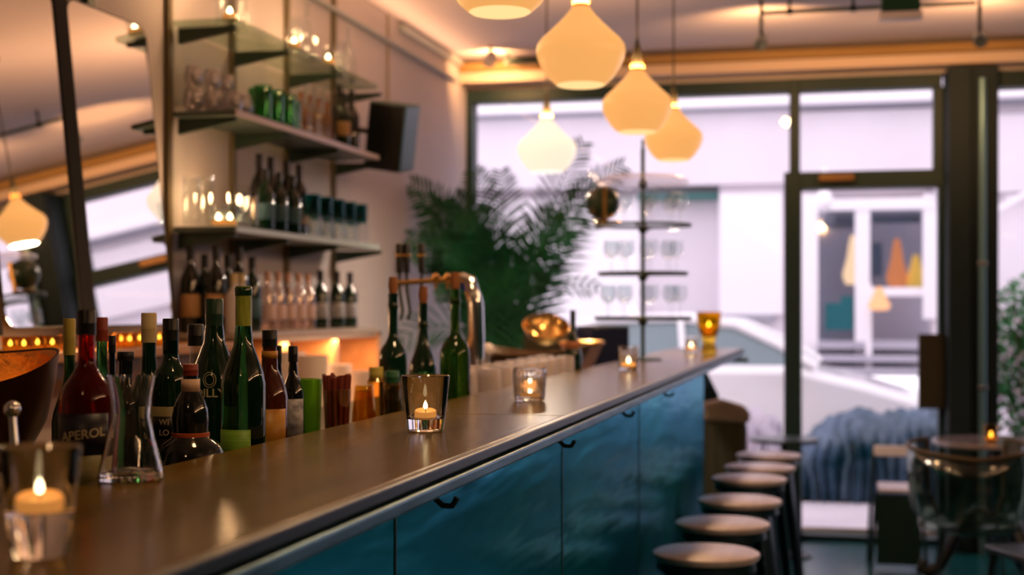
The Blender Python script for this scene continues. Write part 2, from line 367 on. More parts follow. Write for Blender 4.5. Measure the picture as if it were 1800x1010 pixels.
# motorbike under a cover: a draped sheet of folds
def cover(name, label, loc, L, Hh, W, seed, m, prof):
    random.seed(seed); mb = MB(); nu, nv = 48, 20; g = []
    for i in range(nu + 1):
        row = []; x = L * (i / nu - .5)
        h = 0
        for (a, b), (c_, d) in zip(prof, prof[1:]):
            if a <= i / nu <= c_: h = b + (d - b) * (i / nu - a) / (c_ - a)
        for j in range(nv + 1):
            t = j / nv; a = PI * t
            y = -math.cos(a) * W * (.5 + .5 * abs(math.cos(a)) ** 2) * (1 + .12 * math.sin(i * 1.7) * abs(math.cos(a)))
            z = h * Hh * math.sin(a) ** .55 if 0 < t < 1 else 0
            z += .022 * math.sin(i * .55 + j * .9) + .012 * math.sin(i * 1.3 - j * 1.1)
            row.append(mb.bm.verts.new((x + .02 * math.sin(j * 1.3 + i * .3), y, max(z, 0.0))))
        g.append(row)
    for i in range(nu):
        for j in range(nv): mb.bm.faces.new((g[i][j], g[i + 1][j], g[i + 1][j + 1], g[i][j + 1]))
    mb.bm.faces.new([r[0] for r in g] + [r[-1] for r in g[::-1]])
    mb.bm.faces.new([v for v in g[0]]); mb.bm.faces.new([v for v in g[-1]])
    return tag(mb.build(name, m, loc=loc), label, 'cover')
um = (UX(1400, 10.95) + UX(1650, 10.95)) / 2
cover('motorbike_cover', 'blue tarpaulin cover draped over a motorbike outside the door', (um + .04, 11.0, 0.0), 1.1, .74, .3, 3, tarp, [(0, .55), (.1, .68), (.25, .86), (.38, .92), (.6, .88), (.8, .95), (1, 1.02)])
um = (UX(1250, 11.0) + UX(1375, 11.0)) / 2
cover('motorbike_cover', 'pale lilac cover draped over a scooter left of the door post', (um - .02, 11.0, 0.0), .55, .70, .28, 5, mat('lilac_tarpaulin', (.50, .46, .58), .35, noise=((5, 5, 3), (.70, .65, .75), 3), bump=((5, 5, 2.2), .7, .08)), [(0, .75), (.3, .9), (.7, .95), (1, .8)])

# bush outside right window
def leaves(mb, n, c, R, size, seed, flat=.3):
    random.seed(seed)
    for _ in range(n):
        d = Vector((random.gauss(0, 1), random.gauss(0, 1), random.gauss(0, 1))).normalized() * random.random() ** .45
        p = Vector((c[0] + d.x * R[0], c[1] + d.y * R[1], c[2] + d.z * R[2]))
        Rm = Euler((random.uniform(-1.2, 1.2), random.uniform(-1.2, 1.2), random.uniform(0, 6.3))).to_matrix()
        s_ = size * random.uniform(.6, 1.3)
        q = [(-.5, 0, 0), (-.1, .22, .06), (.5, 0, 0), (-.1, -.22, .06)]
        mb.bm.faces.new([mb.bm.verts.new(p + Rm @ (Vector(v) * s_)) for v in q])
bu = UX(1815, 10.2)
bush = empty('flowering_bush', (bu, 10.2, 0), label='green bush with pale flowers outside the right window', cat='bush')
MB().prism([(-.35, 0), (.35, 0), (.4, .55), (-.4, .55)], -.25, .25).build('planter', mat('dark_planter', (.03, .06, .06), .6), bush, bevel=.01)
mb = MB()
for k in range(9):
    a = k * .7; mb.tube([(0, 0, .5), (.2 * math.cos(a), .15 * math.sin(a), 1.0), (.3 * math.cos(a), .22 * math.sin(a), 1.6)], [.015, .01, .004], 6)
mb.build('branches', wood_dk, bush)
mb = MB(); leaves(mb, 2600, (0, 0, 1.08), (.40, .3, .62), .075, 11); mb.build('foliage', leaf2, bush, smooth=False)
mb = MB(); leaves(mb, 260, (-.1, -.12, 1.0), (.34, .25, .5), .06, 12); mb.build('blossom', petal, bush, smooth=False)

# ------------------------------------------------------------------ the bar
BT = 1.24                                     # top of the counter
UF, UK = -.55, -.925                          # front and back edge
bar = empty('bar_counter', (-.74, 3.9, 0), label='long bar with varnished wooden top, zinc edge and teal front', cat='bar counter')
def rel(o, base): o.location = (-base[0], -base[1], -base[2]); return o
BO = (-.74, 3.9, 0)
sx = MB().bb(UK, UF - .012, .35, 2.78, BT - .04, BT)
rel(sx.build('counter_top', wood_bar, bar, bevel=.003, smooth=False), BO)
rel(MB().bb(UK, UF - .012, 2.783, 7.6, BT - .04, BT).build('counter_top', wood_bar, bar, bevel=.003, smooth=False), BO)
rel(MB().bb(UF - .011, UF + .006, .35, 7.6, BT - .016, BT + .001).build('top_rail', mat('dark_rail', (.02, .035, .04), .35, metal=.6), bar, bevel=.003, smooth=False), BO)
rel(MB().bb(UF - .011, UF + .014, .35, 7.6, BT - .038, BT - .019).build('edge_rail', zinc, bar, bevel=.004, smooth=False), BO)
rel(MB().bb(-.875, -.63, .35, 6.31, .08, BT - .041).build('front_panel', teal_pan, bar, bevel=.004, smooth=False), BO)
rel(MB().bb(-.87, -.66, .35, 6.28, 0, .08).build('plinth', black, bar, smooth=False), BO)
for v_ in (1.9, 3.1, 4.3): rel(MB().bb(-.6295, -.628, v_ - .002, v_ + .002, .1, BT - .05).build('panel_joint', steel_dk, bar, smooth=False), BO)
for x_ in (768, 985, 1095, 1168, 1290):
    v_ = VX(x_, -.575); z_ = BT - .041
    if v_ > 6.2:
        mb = MB().box((-.6, v_, z_ - .012), (.2, .03, .02))
        hk = mb.build('support_bracket', steel_dk, bar, bevel=.002)
    else:
        mb = MB().tube([(-.60, v_, z_), (-.58, v_, z_ - .012), (-.566, v_, z_ - .024), (-.552, v_ + .0, z_ - .024), (-.545, v_, z_ - .012)], .0045, 8).box((-.6, v_, z_ - .004), (.03, .045, .008))
        hk = mb.build('coat_hook', steel_dk, bar)
    rel(hk, BO)
EO = (-1.15, 3.5, 0)
led = empty('back_ledge', EO, label='steel work ledge behind the bar top holding the bottles', cat='counter')
LZ = 1.18
rel(MB().bb(-1.45, -.93, .35, 6.9, LZ - .03, LZ).build('ledge_top', mat('dark_steel_ledge', (.09, .085, .06), .35, metal=.7), led, bevel=.004), EO)
rel(MB().bb(-1.42, -.96, .4, 6.85, 0, LZ - .031).build('cabinet', mat('ledge_cabinet', (.03, .05, .05), .5), led, bevel=.004), EO)

# ------------------------------------------------------------------ glassware builders
def cup_profile(rb, rt, h, wall, base, rin=None):
    return [(0, 0), (rb * .9, 0), (rb, .003), (rt, h - .001), (rt - wall * .5, h), (rt - wall, h - .001), (rb - wall * 1.1, base + .004), (rb - wall * 2.2, base), (0, base)]
def flame_mesh(r=.006, h=.02): return [(0, 0), (r * .7, h * .12), (r, h * .3), (r * .75, h * .6), (r * .3, h * .85), (0, h)]
def candle_parts(root, z, r, h=.008, power=.35, fs=1.):
    wx = MB().lathe([(0, 0), (r, 0), (r, h), (r * .93, h + .0015), (r * .85, h - .001), (0, h - .002)], 28).build('wax', wax, root, loc=(0, 0, z))
    MB().tube([(0, 0, h - .002), (.0005, 0, h + .006)], .0008, 6).build('wick', black, wx)
    MB().lathe(flame_mesh(.0042 * fs, .015 * fs), 12).build('flame', flame, wx, loc=(0, 0, h + .003))
    lamp('candle_light', (0, 0, z + h + .010), power, (1, .55, .22), .003, root)
def tumbler_candle(name, label, loc, rb, rt, h, base, wz=None, m=glassr, wr=None, group='candle glasses', pattern=False, power=.35, fs=1.):
    t = empty(name, loc, label=label, cat='candle', group=group)
    if pattern:
        prof = []
        n = 13
        outer = [(0, 0), (rb * .9, 0), (rb, .003), (rb, base)]
        for k in range(n):
            z0 = base + (h * .93 - base) * k / n; z1 = base + (h * .93 - base) * (k + .5) / n
            outer += [(rb + (rt - rb) * z0 / h, z0), (rb + (rt - rb) * z1 / h + .0016, z1)]
        outer += [(rt, h * .94), (rt, h - .001), (rt - .001, h), (rt - .002, h - .001), (rb - .003, base + .004), (rb - .006, base), (0, base)]
        mb = MB().lathe(outer, 72)
        for v in mb.bm.verts:
            r_ = math.hypot(v.co.x, v.co.y)
            if r_ > rb * .97 and base < v.co.z < h * .93:
                a = math.atan2(v.co.y, v.co.x); k = 1 + .022 * math.cos(a * 24); v.co.x *= k; v.co.y *= k
        mb.build('glass', m, t)
    else: MB().lathe(cup_profile(rb, rt, h, .0022, base), 48).build('glass', m, t)
    candle_parts(t, (wz if wz is not None else base) + .001, wr or .019, power=power, fs=fs)
    return t
def on_bar(x, u_): return (u_, VX(x, u_), BT + .001)
# candles on the bar
v0 = 1.08
uA = UX(70, v0)
def tumbler_at(x, y):   # where the pixel column/row meets the counter top
    Z = (EYE - BT) * F / (y - 540.); t = (x - 900.) / F
    return (Z * (t * CS - SN), Z * (t * SN + CS), BT + .0012)
p = tumbler_at(70, 978); tumbler_candle('candle_glass', 'clear tumbler with a floating lit tealight, nearest on the bar', p, .025, .036, .097, .040, m=glassr, wr=.0215, power=.12, fs=.85)
p = tumbler_at(748, 757); tumbler_candle('candle_glass', 'clear thick-bottomed tumbler with lit candle in the middle of the bar', p, .033, .0435, .098, .021, wr=.020, power=.5)
p = tumbler_at(931, 705); tumbler_candle('candle_glass', 'ribbed and beaded glass with a lit candle on the bar', p, .035, .038, .077, .012, wr=.022, pattern=True, power=.7)
p = tumbler_at(1105, 652); tumbler_candle('candle_glass', 'small round glass with a lit candle near the glass stand', p, .032, .036, .085, .012, wr=.026, power=1., fs=1.6)
p = tumbler_at(1215, 620); tumbler_candle('candle_glass', 'small clear candle glass beside the amber goblet', p, .030, .032, .085, .012, wr=.026, power=1., fs=1.8)
p = tumbler_at(1246, 619)
gob = empty('goblet', p, label='amber glass goblet with candle at the far end of the bar', cat='goblet')
MB().lathe([(0, 0), (.042, 0), (.042, .008), (.034, .03), (.031, .05), (.036, .07), (.05, .10), (.058, .15), (.061, .195), (.059, .197), (.055, .15), (.046, .10), (.02, .078), (0, .074)], 32).build('bowl', amber_g, gob)
candle_parts(gob, .08, .022, h=.04, power=1.2, fs=2.)
tumbler_candle('candle_glass', 'lit candle glass standing on the round table at right', (0, 0, 0), .035, .038, .09, .012, wr=.028, m=t_amber, power=1., fs=2.2)
table_candle = [o for o in COL.objects if o.name.startswith('candle_glass') and 'round table' in o.get('label', '')][0]

# mixing glass, back edge of bar
p = tumbler_at(232, 842)
mg = empty('mixing_glass', (UK + .035, VX(230, UK + .035), BT + .001), label='tall waisted clear glass at the back edge of the bar', cat='glass')
k = DEP(mg.location.x, mg.location.y) / F
hgt = 182 * k
pr = [(.0, 0), (56 * k, 0), (57 * k, .002), (53 * k, .15 * hgt), (42 * k, .38 * hgt), (34 * k, .60 * hgt), (36 * k, .78 * hgt), (43 * k, hgt)]
MB().lathe(pr + [(r - .0028, z if i else z) for i, (r, z) in enumerate(pr[::-1][:-2])] + [(50 * k, .012), (0, .014)], 48).build('glass', glassr, mg)

# ------------------------------------------------------------------ text wrapped on a bottle
def wrap_text(s, size, R, z, ang, m, parent, name='lettering', squash=1., bend=0.):
    cu = bpy.data.curves.new(name, 'FONT'); cu.body = s; cu.size = size; cu.align_x = 'CENTER'; cu.align_y = 'CENTER'; cu.extrude = .0002; cu.offset = size * .012
    tmp = bpy.data.objects.new(name, cu); COL.objects.link(tmp)
    bpy.context.view_layer.update()
    me = bpy.data.meshes.new_from_object(tmp.evaluated_get(bpy.context.evaluated_depsgraph_get()))
    bpy.data.objects.remove(tmp); me.name = name
    bm2 = bmesh.new(); bm2.from_mesh(me)
    for _ in range(1): bmesh.ops.subdivide_edges(bm2, edges=bm2.edges, cuts=1)
    for v in bm2.verts:
        x, y, d = v.co.x * squash, v.co.y, v.co.z
        a = ang + x / R; r = R + .0004 + d
        v.co = Vector((r * math.cos(a), r * math.sin(a), z + y + bend * x))
    bm2.to_mesh(me); bm2.free(); me.materials.clear(); me.materials.append(m)
    o = bpy.data.objects.new(name, me); COL.objects.link(o); o.parent = parent; return o
FACE = -PI / 2 + .24      # direction on a bottle that looks back to the camera

def bottle(name, label, x, ytop, wpx, u_, style, glass, capm, cap_px, neck_px=None, labels=(), z0=LZ, body_frac=.55, sh_frac=.22, liquid=None, group='bottles behind the bar', cat='bottle', band=None, ybot=None):
    v_ = VX(x, u_); D = DEP(u_, v_); k = D / F
    H_ = HY(ytop, u_, v_) - z0; R = wpx / 2 * k; rc = cap_px[0] / 2 * k; hc = cap_px[1] * k
    rn = (neck_px / 2 * k) if neck_px else rc * .86
    t = empty(name, (u_, v_, z0 + .0005), label=label, cat=cat, group=group)
    hb_ = H_ * body_frac; hs = H_ * sh_frac; zc = H_ - hc
    if style == 'round':     # rounded shoulders
        prof = [(0, .004), (R * .8, 0), (R * .97, .003), (R, .012), (R, hb_), (R * .96, hb_ + hs * .28), (R * .82, hb_ + hs * .55), (R * .55, hb_ + hs * .8), (rn * 1.1, hb_ + hs * 1.05), (rn, hb_ + hs * 1.25)]
    elif style == 'slope':   # long sloping shoulders
        prof = [(0, .004), (R * .8, 0), (R * .97, .003), (R, .012), (R, hb_), (R * .9, hb_ + hs * .25), (R * .68, hb_ + hs * .55), (R * .45, hb_ + hs * .85), (rn * 1.15, hb_ + hs * 1.1), (rn, hb_ + hs * 1.3)]
    elif style == 'square':
        prof = [(0, .004), (R * .8, 0), (R * .97, .003), (R, .012), (R, hb_), (R * .93, hb_ + hs * .2), (rn * 1.5, hb_ + hs * .6), (rn, hb_ + hs)]
    else: prof = [(r * R if r > 0 else rn, z * H_) for r, z in style]
    prof += [(rn, zc + .002), (rn, H_ - .004 if capm is None else zc + .006), (0, H_ - .004 if capm is None else zc + .006)]
    MB().lathe(prof, 40).build('body', glass, t)
    if capm: MB().lathe([(0, hc), (rc * .92, hc), (rc, hc - .002), (rc, hc * .5), (rc * 1.02, hc * .48), (rc, hc * .44), (rc, 0), (rn * 1.02, 0)], 32).build('cap', capm, t, loc=(0, 0, zc))
    for (m_, z0f, z1f, rf, a0, a1) in labels:
        mb = MB(); n = 24; ri = R * rf + .0006
        lo = [mb.bm.verts.new((ri * math.cos(a0 + (a1 - a0) * i / n), ri * math.sin(a0 + (a1 - a0) * i / n), z0f * H_)) for i in range(n + 1)]
        hi = [mb.bm.verts.new((ri * math.cos(a0 + (a1 - a0) * i / n), ri * math.sin(a0 + (a1 - a0) * i / n), z1f * H_)) for i in range(n + 1)]
        for i in range(n): mb.bm.faces.new((lo[i], lo[i + 1], hi[i + 1], hi[i]))
        o = mb.build('label_sticker', m_, t)
        s_ = o.modifiers.new('solid', 'SOLIDIFY'); s_.thickness = .0003; s_.offset = 1
    return t, R, H_, k
AL = (FACE - 1.15, FACE + 1.15)
full = (0, 2 * PI)
# the front cluster, left to right
tb, R, H_, k = bottle('aperitif_bottle', 'red aperitif bottle with black cap and APEROL label', 152, 545, 94, -1.0, 'round', g_red, black, (33, 44), 29, [(mat('navy_label', (.012, .01, .02), .4), .30, .50, 1., *AL), (mat('khaki_label', (.20, .17, .06), .5), .08, .30, 1., FACE - .3, FACE + 1.1)], body_frac=.52, sh_frac=.2)
wrap_text('APEROL', .017, R * 1.0 + .001, H_ * .40, FACE + .15, ink_gold, tb, bend=.12)
bottle('spirit_bottle', 'bottle with yellow-green capsule behind the red aperitif bottle', 122, 560, 60, -1.12, 'slope', g_wine, yell, (21, 64), 19, body_frac=.42)
bottle('wine_bottle', 'green bottle with red capsule right of the black-capped aperitif', 179, 558, 62, -1.13, 'slope', g_bluegreen, red_cap, (21, 42), 18, body_frac=.42, sh_frac=.24)
bottle('wine_bottle', 'thin dark bottle behind the red-capsuled green bottle', 197, 590, 50, -1.25, 'slope', g_black, black, (13, 30), 11, body_frac=.42)
bottle('spirit_bottle', 'short bottle with flat black cap behind the mixing glass', 221, 618, 56, -1.12, 'square', g_black, black, (29, 16), 24, body_frac=.6, sh_frac=.15)
bottle('vermouth_bottle', 'dark green bottle with tall cream capsule', 262, 550, 62, -1.14, 'slope', g_dkgreen, cream, (27, 52), 24, body_frac=.42, sh_frac=.25)
tb, R, H_, k = bottle('whisky_bottle', 'green-necked bottle with black cap and WILD LOVE style black label'.replace(' WILD LOVE style', ' cream and'), 300, 560, 66, -1.07, 'round', g_dkgreen, black, (28, 38), 27, [(mat('cream_label', (.22, .18, .07), .5), .18, .46, 1., *AL), (blk_lab, .26, .40, 1.01, FACE - .85, FACE + .85)], body_frac=.6, sh_frac=.14)
bg_ = MB().lathe([(0, 0), (13.8 * k, 0), (13.8 * k, 26 * k), (0, 26 * k)], 24).build('green_neck_glass', g_green, tb, loc=(0, 0, H_ - 62 * k))
wrap_text('WI', .013, R * 1.01 + .001, H_ * .365, FACE - .1, ink_gold, tb)
wrap_text('LO', .013, R * 1.01 + .001, H_ * .30, FACE - .1, ink_gold, tb)
# squat liqueur bottle
tb, R, H_, k = bottle('liqueur_bottle', 'squat black liqueur bottle with red cap and wide domed base', 335, 640, 122, -.995,
       [(0, .01), (.9, 0), (1., .02), (1., .2), (.95, .28), (.82, .35), (.58, .40), (.50, .43), (.53, .55), (.50, .64), (.36, .74), (0, .80)], g_black, red_cap, (27, 20), 26, [(mat('peach_band', (.62, .42, .30), .5), .77, .88, .25, *full)], body_frac=.3)
MB().lathe([(.52 * R, 0), (.545 * R, .001), (.545 * R, .008), (.5 * R, .009)], 32).build('neck_band', orange_band, tb, loc=(0, 0, .40 * H_))
bottle('spirit_bottle', 'clear bottle with black cap between green bottles', 344, 570, 50, -1.2, 'square', thin('thin_spirit_glass', (.8, .8, .75), .03, .15, .8), black, (28, 38), 20, body_frac=.5)
tb, R, H_, k = bottle('gin_bottle', 'big dark green bottle with pale lettering, left of the tallest', 377, 525, 82, -1.09, 'slope', g_dkgreen, mat('deep_green_foil', (.008, .04, .022), .35), (31, 52), 29, body_frac=.50, sh_frac=.28)
wrap_text('DILLY', .021, R + .0012, H_ * .44, FACE, ink_gold, tb)
mb = MB().tube([(0, R * -1.02 * 0, 0)] * 1 + [(0, 0, 0)], .0001, 3) if False else MB()
for rr in (.011, .0075):
    mb.tube([((R + .001) * math.cos(FACE + rr * math.cos(a) / R), (R + .001) * math.sin(FACE + rr * math.cos(a) / R), H_ * .52 + rr * 1.2 * math.sin(a)) for a in [2 * PI * i / 20 for i in range(21)]], .0006, 5)
mb.build('emblem', ink_gold, tb)
# tall green
tb, R, H_, k = bottle('gin_bottle', 'tallest green glass bottle with lime label at the bar edge', 428, 503, 78, -.985, 'slope', g_green, None, (29, 10), 27, [(lime, .02, .245, 1., FACE - 1.3, FACE + .5)], body_frac=.48, sh_frac=.24)
MB().lathe([(0, 0), (10 * k, 0), (10 * k, 70 * k), (0, 70 * k)], 24).build('neck_foil', mat('olive_foil', (.20, .26, .02), .35, noise=((300, 300, 30), (.33, .38, .05), 2)), tb, loc=(0, 0, H_ - 70 * k)) .scale = (1.42, 1.42, 1)
MB().lathe([(0, 0), (14.8 * k, 0), (15.5 * k, .002), (15.5 * k, .012), (14.5 * k, .014), (0, .014)], 32).build('lip', g_green, tb, loc=(0, 0, H_ - .016))
tb, R, H_, k = bottle('rum_bottle', 'dark bottle with black cap and amber label right of the tallest', 474, 580, 64, -1.0, 'slope', g_brown, black, (27, 30), 25, [(gold_lab, .05, .42, 1., *AL), (gold_lab, .79, .845, .42, *full)], body_frac=.5, sh_frac=.25)
bottle('bitters_bottle', 'small black-capped dark bottle with pale grey label', 515, 608, 40, -1.02, 'slope', g_black, black, (17, 28), 14, [(white_lab, .12, .52, 1., FACE - .3, FACE + 1.2)], body_frac=.55)
bottle('bitters_bottle', 'thin black-necked bottle behind the rum bottle', 490, 607, 34, -1.1, 'slope', g_black, black, (11, 32), 10, body_frac=.5)
# green cup, straws, amber dome
def upright(x, u_, ytop, wpx, name, label, cat, group=None):
    v_ = VX(x, u_); D = DEP(u_, v_); return empty(name, (u_, v_, LZ + .0005), label=label, cat=cat, group=group), wpx / 2 * D / F, HY(ytop, u_, v_) - LZ
t, R, H_ = upright(538, -1.01, 666, 52, 'tumbler', 'lime green glass tumbler beside the straws', 'glass')
MB().lathe(cup_profile(R * .92, R * 1.08, H_, .003, .008), 36).build('glass', green_cup, t)
t, R, H_ = upright(592, -1.01, 684, 48, 'straw_tumbler', 'clear tumbler holding the red-brown straws', 'glass')
MB().lathe(cup_profile(R * .85, R * 1.05, H_, .002, .008), 36).build('glass', thin('thin_smoky_amber_glass', (.92, .84, .62), .05, .10, .8), t)
loc_s = t.location.copy(); random.seed(3); kk = 0
for ring, n in ((0, 1), (.35, 6), (.72, 12)):
    for i in range(n):
        a = 2 * PI * i / n + ring; x0, y0 = R * ring * .95 * math.cos(a), R * ring * .95 * math.sin(a); x1, y1 = x0 * 1.38, y0 * 1.38
        h_ = H_ + .028 + random.uniform(-.004, .004)
        o = MB().tube([(x0, y0, .012), (x1, y1, h_)], .0042, 8).build('drinking_straw', straw, loc=(loc_s.x, loc_s.y, loc_s.z))
        tag(o, 'red-brown drinking straw standing in the clear tumbler', 'straw', 'straws in the tumbler')
t, R, H_ = upright(640, -1.0, 677, 46, 'tumbler', 'upturned amber glass right of the straws', 'glass')
MB().lathe([(R, 0), (R * .98, .01), (R * .9, H_ * .5), (R * .72, H_ * .93), (R * .66, H_), (0, H_), (0, H_ - .01), (R * .6, H_ - .012), (R * .84, H_ * .5), (R * .92, .01), (R * .93, 0), (R, 0)], 36).build('glass', thin('thin_honey_glass', (.92, .68, .12), .03, .12, .8), t)
bottle('jar', 'small jar with mustard-yellow lid behind the amber glass', 661, 645, 30, -1.13, 'square', t_amber, yell, (25, 26), 22, body_frac=.6, cat='jar')
bottle('jar', 'small jar with green lid right of the yellow-lidded jar', 689, 652, 28, -1.05, 'square', t_amber, mat('green_lid', (.01, .10, .04), .4), (26, 20), 22, body_frac=.6, cat='jar')
t, R, H_ = upright(744, -1.01, 664, 90, 'herb_jar', 'wide jar of green herbs behind the middle candle glass', 'jar')
MB().lathe(cup_profile(R * .8, R, H_, .002, .006), 36).build('glass', t_clear, t)
mb = MB(); leaves(mb, 160, (0, 0, H_ - .004), (R * .85, R * .85, .012), .022, 21); mb.build('herbs', leaf2, t, smooth=False)['kind'] = 'stuff'
# three wine bottles with pourers
for (x, yt, w_, uu, g, lab) in ((691, 513, 50, -1.12, g_dkgreen, 'dark corked wine bottle, leftmost of the three by the taps'),
                         (744, 530, 50, -1.10, g_dkgreen, 'dark wine bottle with sloping shoulders in the middle of three'),
                         (800, 505, 54, -.99, g_wine, 'corked olive-green wine bottle, rightmost of the three by the taps')):
    tb, R, H_, k = bottle('wine_bottle', lab, x, yt, w_, uu, 'slope' if x == 744 else 'round', g, None, (16, 12), 17, body_frac=.46 if x != 744 else .38, sh_frac=.17 if x != 744 else .28)
    MB().lathe([(R * .34, 0), (R * .38, .003), (R * .38, .014), (R * .34, .016)], 24).build('lip_ring', g, tb, loc=(0, 0, H_ - 46 * k if x == 744 else H_ - 30 * k))
    MB().lathe([(0, 0), (6.5 * k, 0), (8.5 * k, .02), (7 * k, 30 * k), (0, 30 * k)], 16).build('cork', cork, tb, loc=(0, 0, H_ - .005))
# ------------------------------------------------------------------ copper bucket and steel ladle
cu_ = UX(-38, 1.95)
bk = empty('copper_bucket', (UX(-38, 1.98), 1.98, LZ + .03), label='hammered copper bowl with a wavy rim at the left edge', cat='bucket', rot=(math.radians(9), math.radians(4), 0))
wv = lambda a, r: (.012 * math.sin(2 * a + .6)) if r > .09 else 0
pi_ = [(0, .012), (.07, .014), (.105, .06), (.118, .12), (.124, .165)]
MB().lathe(pi_, 48, wob=wv).build('inside', copper, bk)
MB().lathe([(0, 0), (.07, 0), (.108, .058), (.122, .12), (.128, .166), (.1285, .168), (.124, .166)], 48, wob=wv).build('outside', copper_out, bk)
p = (-.99, VX(22, -.99))
ld = empty('bar_spoon', (p[0], p[1], LZ + .002), label='steel spoon handle with round knob beside the copper bowl', cat='spoon')
k = DEP(*p) / F
MB().tube([(.03, -.03, 0), (.012, -.01, .08), (0, 0, HY(735, *p) - LZ)], [.006, .006, .005], 10).build('handle', steel, ld)
MB().ball((0, 0, HY(722, *p) - LZ), 15 * k).build('knob', chrome, ld)

# ------------------------------------------------------------------ upturned glasses behind the bar
mkg = lambda R, H_, m: MB().lathe([(R, 0), (R * .99, .004), (R * .86, H_), (0, H_), (0, H_ - .012), (R * .76, H_ - .014), (R * .92, .004), (R * .93, 0), (R, 0)], 20)
pressed = thin('thin_pressed_glass', (.86, .84, .86), .12, .22, .9)
ribbed = mat('ribbed_clear_glass', (.92, .86, .90), .22, trans=.55, ior=1.3)
proto = None
for r_ in range(2):
    for i in range(8):
        v_ = 3.82 + i * .155 + r_ * .05; uu = -.985 - r_ * .085
        lab = f'{ORD[i]} upturned clear tumbler from the near end of the {"front" if r_ == 0 else "rear"} row'
        if proto is None:
            proto = mkg(.036, .105, ribbed).build('tumbler', ribbed, loc=(uu, v_, LZ + .001)); tag(proto, lab, 'glass', 'upturned tumblers behind the bar')
        else: dup(proto, (uu, v_, LZ + .001), lab)

# beer taps
tv = VX(832, -1.17); D = DEP(-1.17, tv); k = D / F
tap = empty('beer_tap_tower', (-1.17, tv, LZ), label='chrome arched beer tower with brass bar and three black handles', cat='beer tap')
zt = HY(497, -1.17, tv) - LZ
xd = Vector((-CS, -SN, 0))     # along the image row, to the left
P = lambda dx, z: tuple(xd * dx * k + Vector((0, 0, z)))
MB().tube([P(-4, 0), P(-6, zt * .5), P(-4, zt * .82), P(6, zt * 1.02), P(22, zt * 1.06)], [.026, .026, .026, .022, .014], 16).build('tower', chrome, tap)
MB().tube([P(20, zt * 1.04), P(135, zt)], .009, 14).build('brass_bar', brass, tap)
MB().lathe([(0, 0), (.018, 0), (.018, .004), (0, .004)], 20, M=Matrix.Rotation(PI / 2, 4, 'X')).build('badge', mat('blue_badge', (.01, .04, .5), .3), tap, loc=P(12, zt * .97))
for dx in (130, 117, 91):
    h_ = MB().lathe([(.004, 0), (.005, .03), (.011, .034), (.013, .12), (.011, .127), (0, .128)], 14).build('tap_handle', black, tap, loc=P(dx, zt))
    MB().lathe([(.0135, 0), (.0135, .008), (.012, .009)], 14).build('collar', brass, h_, loc=(0, 0, .085))
    MB().tube([P(dx, zt), P(dx, zt - .02), P(dx - 6, zt - .09), P(dx - 2, zt - .12)], .006, 8).build('spout', steel_dk, tap)
for dx in (66, 45, 26):
    MB().lathe([(.004, -.02), (.006, 0), (.014, .01), (.014, .022), (.006, .03), (0, .032)], 12).build('valve', brass, tap, loc=P(dx, zt))
uu = -1.2; vv = VX(857, uu)
t = empty('water_tap', (uu, vv, LZ), label='small pale tap with round knob right of the beer tower', cat='tap')
MB().tube([(0, 0, 0), (0, 0, .12)], .009, 12).build('stem', steel, t)
MB().ball((0, 0, .135), .024).build('knob', mat('white_enamel', (.85, .8, .82), .2), t)
# bowls and bottle on the ledge near the end
def ledge_at(x, u_): return (u_, VX(x, u_), LZ + .001)
t = tag(MB().lathe([(0, 0), (.12, 0), (.2, .05), (.24, .115), (.235, .118), (.19, .055), (.1, .012), (0, .012)], 32, wob=lambda a, r: .018 * math.cos(2 * a) if r > .2 else 0).build('wooden_bowl', wood_dk, loc=ledge_at(935, -1.22)), 'dark wooden bowl under the palm behind the bar', 'bowl')
t = tag(MB().lathe([(0, 0), (.04, 0), (.085, .04), (.10, .075), (.096, .077), (.08, .043), (.03, .01), (0, .01)], 28).build('copper_dish', brass, loc=(UX(958, 5.75), 5.75, LZ + .14), rot=(.5, .2, 0)), 'shiny brass dish lying in the wooden bowl', 'dish')
t = empty('fruit_basket', ledge_at(1022, -1.17), label='pinkish basket with copper rim beside the small bottle', cat='basket')
MB().lathe([(0, 0), (.045, 0), (.075, .06), (.10, .12), (.095, .12), (.07, .06), (.04, .01), (0, .01)], 28).build('basket', mat('pink_wicker', (.55, .36, .38), .6, bump=((60, 60, 90), .6, .01)), t)
MB().lathe([(.094, 0), (.104, .0), (.106, .008), (.1, .014), (.094, .01), (.094, 0)], 28).build('rim', copper, t, loc=(0, 0, .115))
bottle('champagne_bottle', 'slim dark bottle standing beside the pink basket', 1007, 545, 32, -.975, 'slope', g_dkgreen, mat('black_foil', (.01, .02, .015), .4), (10, 26), 9, [(cork, .44, .58, .80, *full)], body_frac=.36, sh_frac=.34)
uu = UX(1040, 6.35)
bx = empty('till_box', (uu, 6.35, LZ + .001), label='dark navy till box on the ledge before the window', cat='box', rz=-.9 + PI / 2)
MB().bb(0, .20, 0, .16, 0, .185).build('case', navy, bx, bevel=.004)
MB().bb(.0, .20, .0, .16, .186, .192).build('top', mat('olive_top', (.05, .05, .03), .5), bx, bevel=.001)
bx2 = tag(MB().bb(0, .27, 0, .18, 0, .175).build('storage_box', mat('olive_box', (.035, .035, .022), .5), loc=(UX(925, 6.55), 6.5, LZ + .001), bevel=.004), 'low olive-brown box left of the navy till box', 'box')

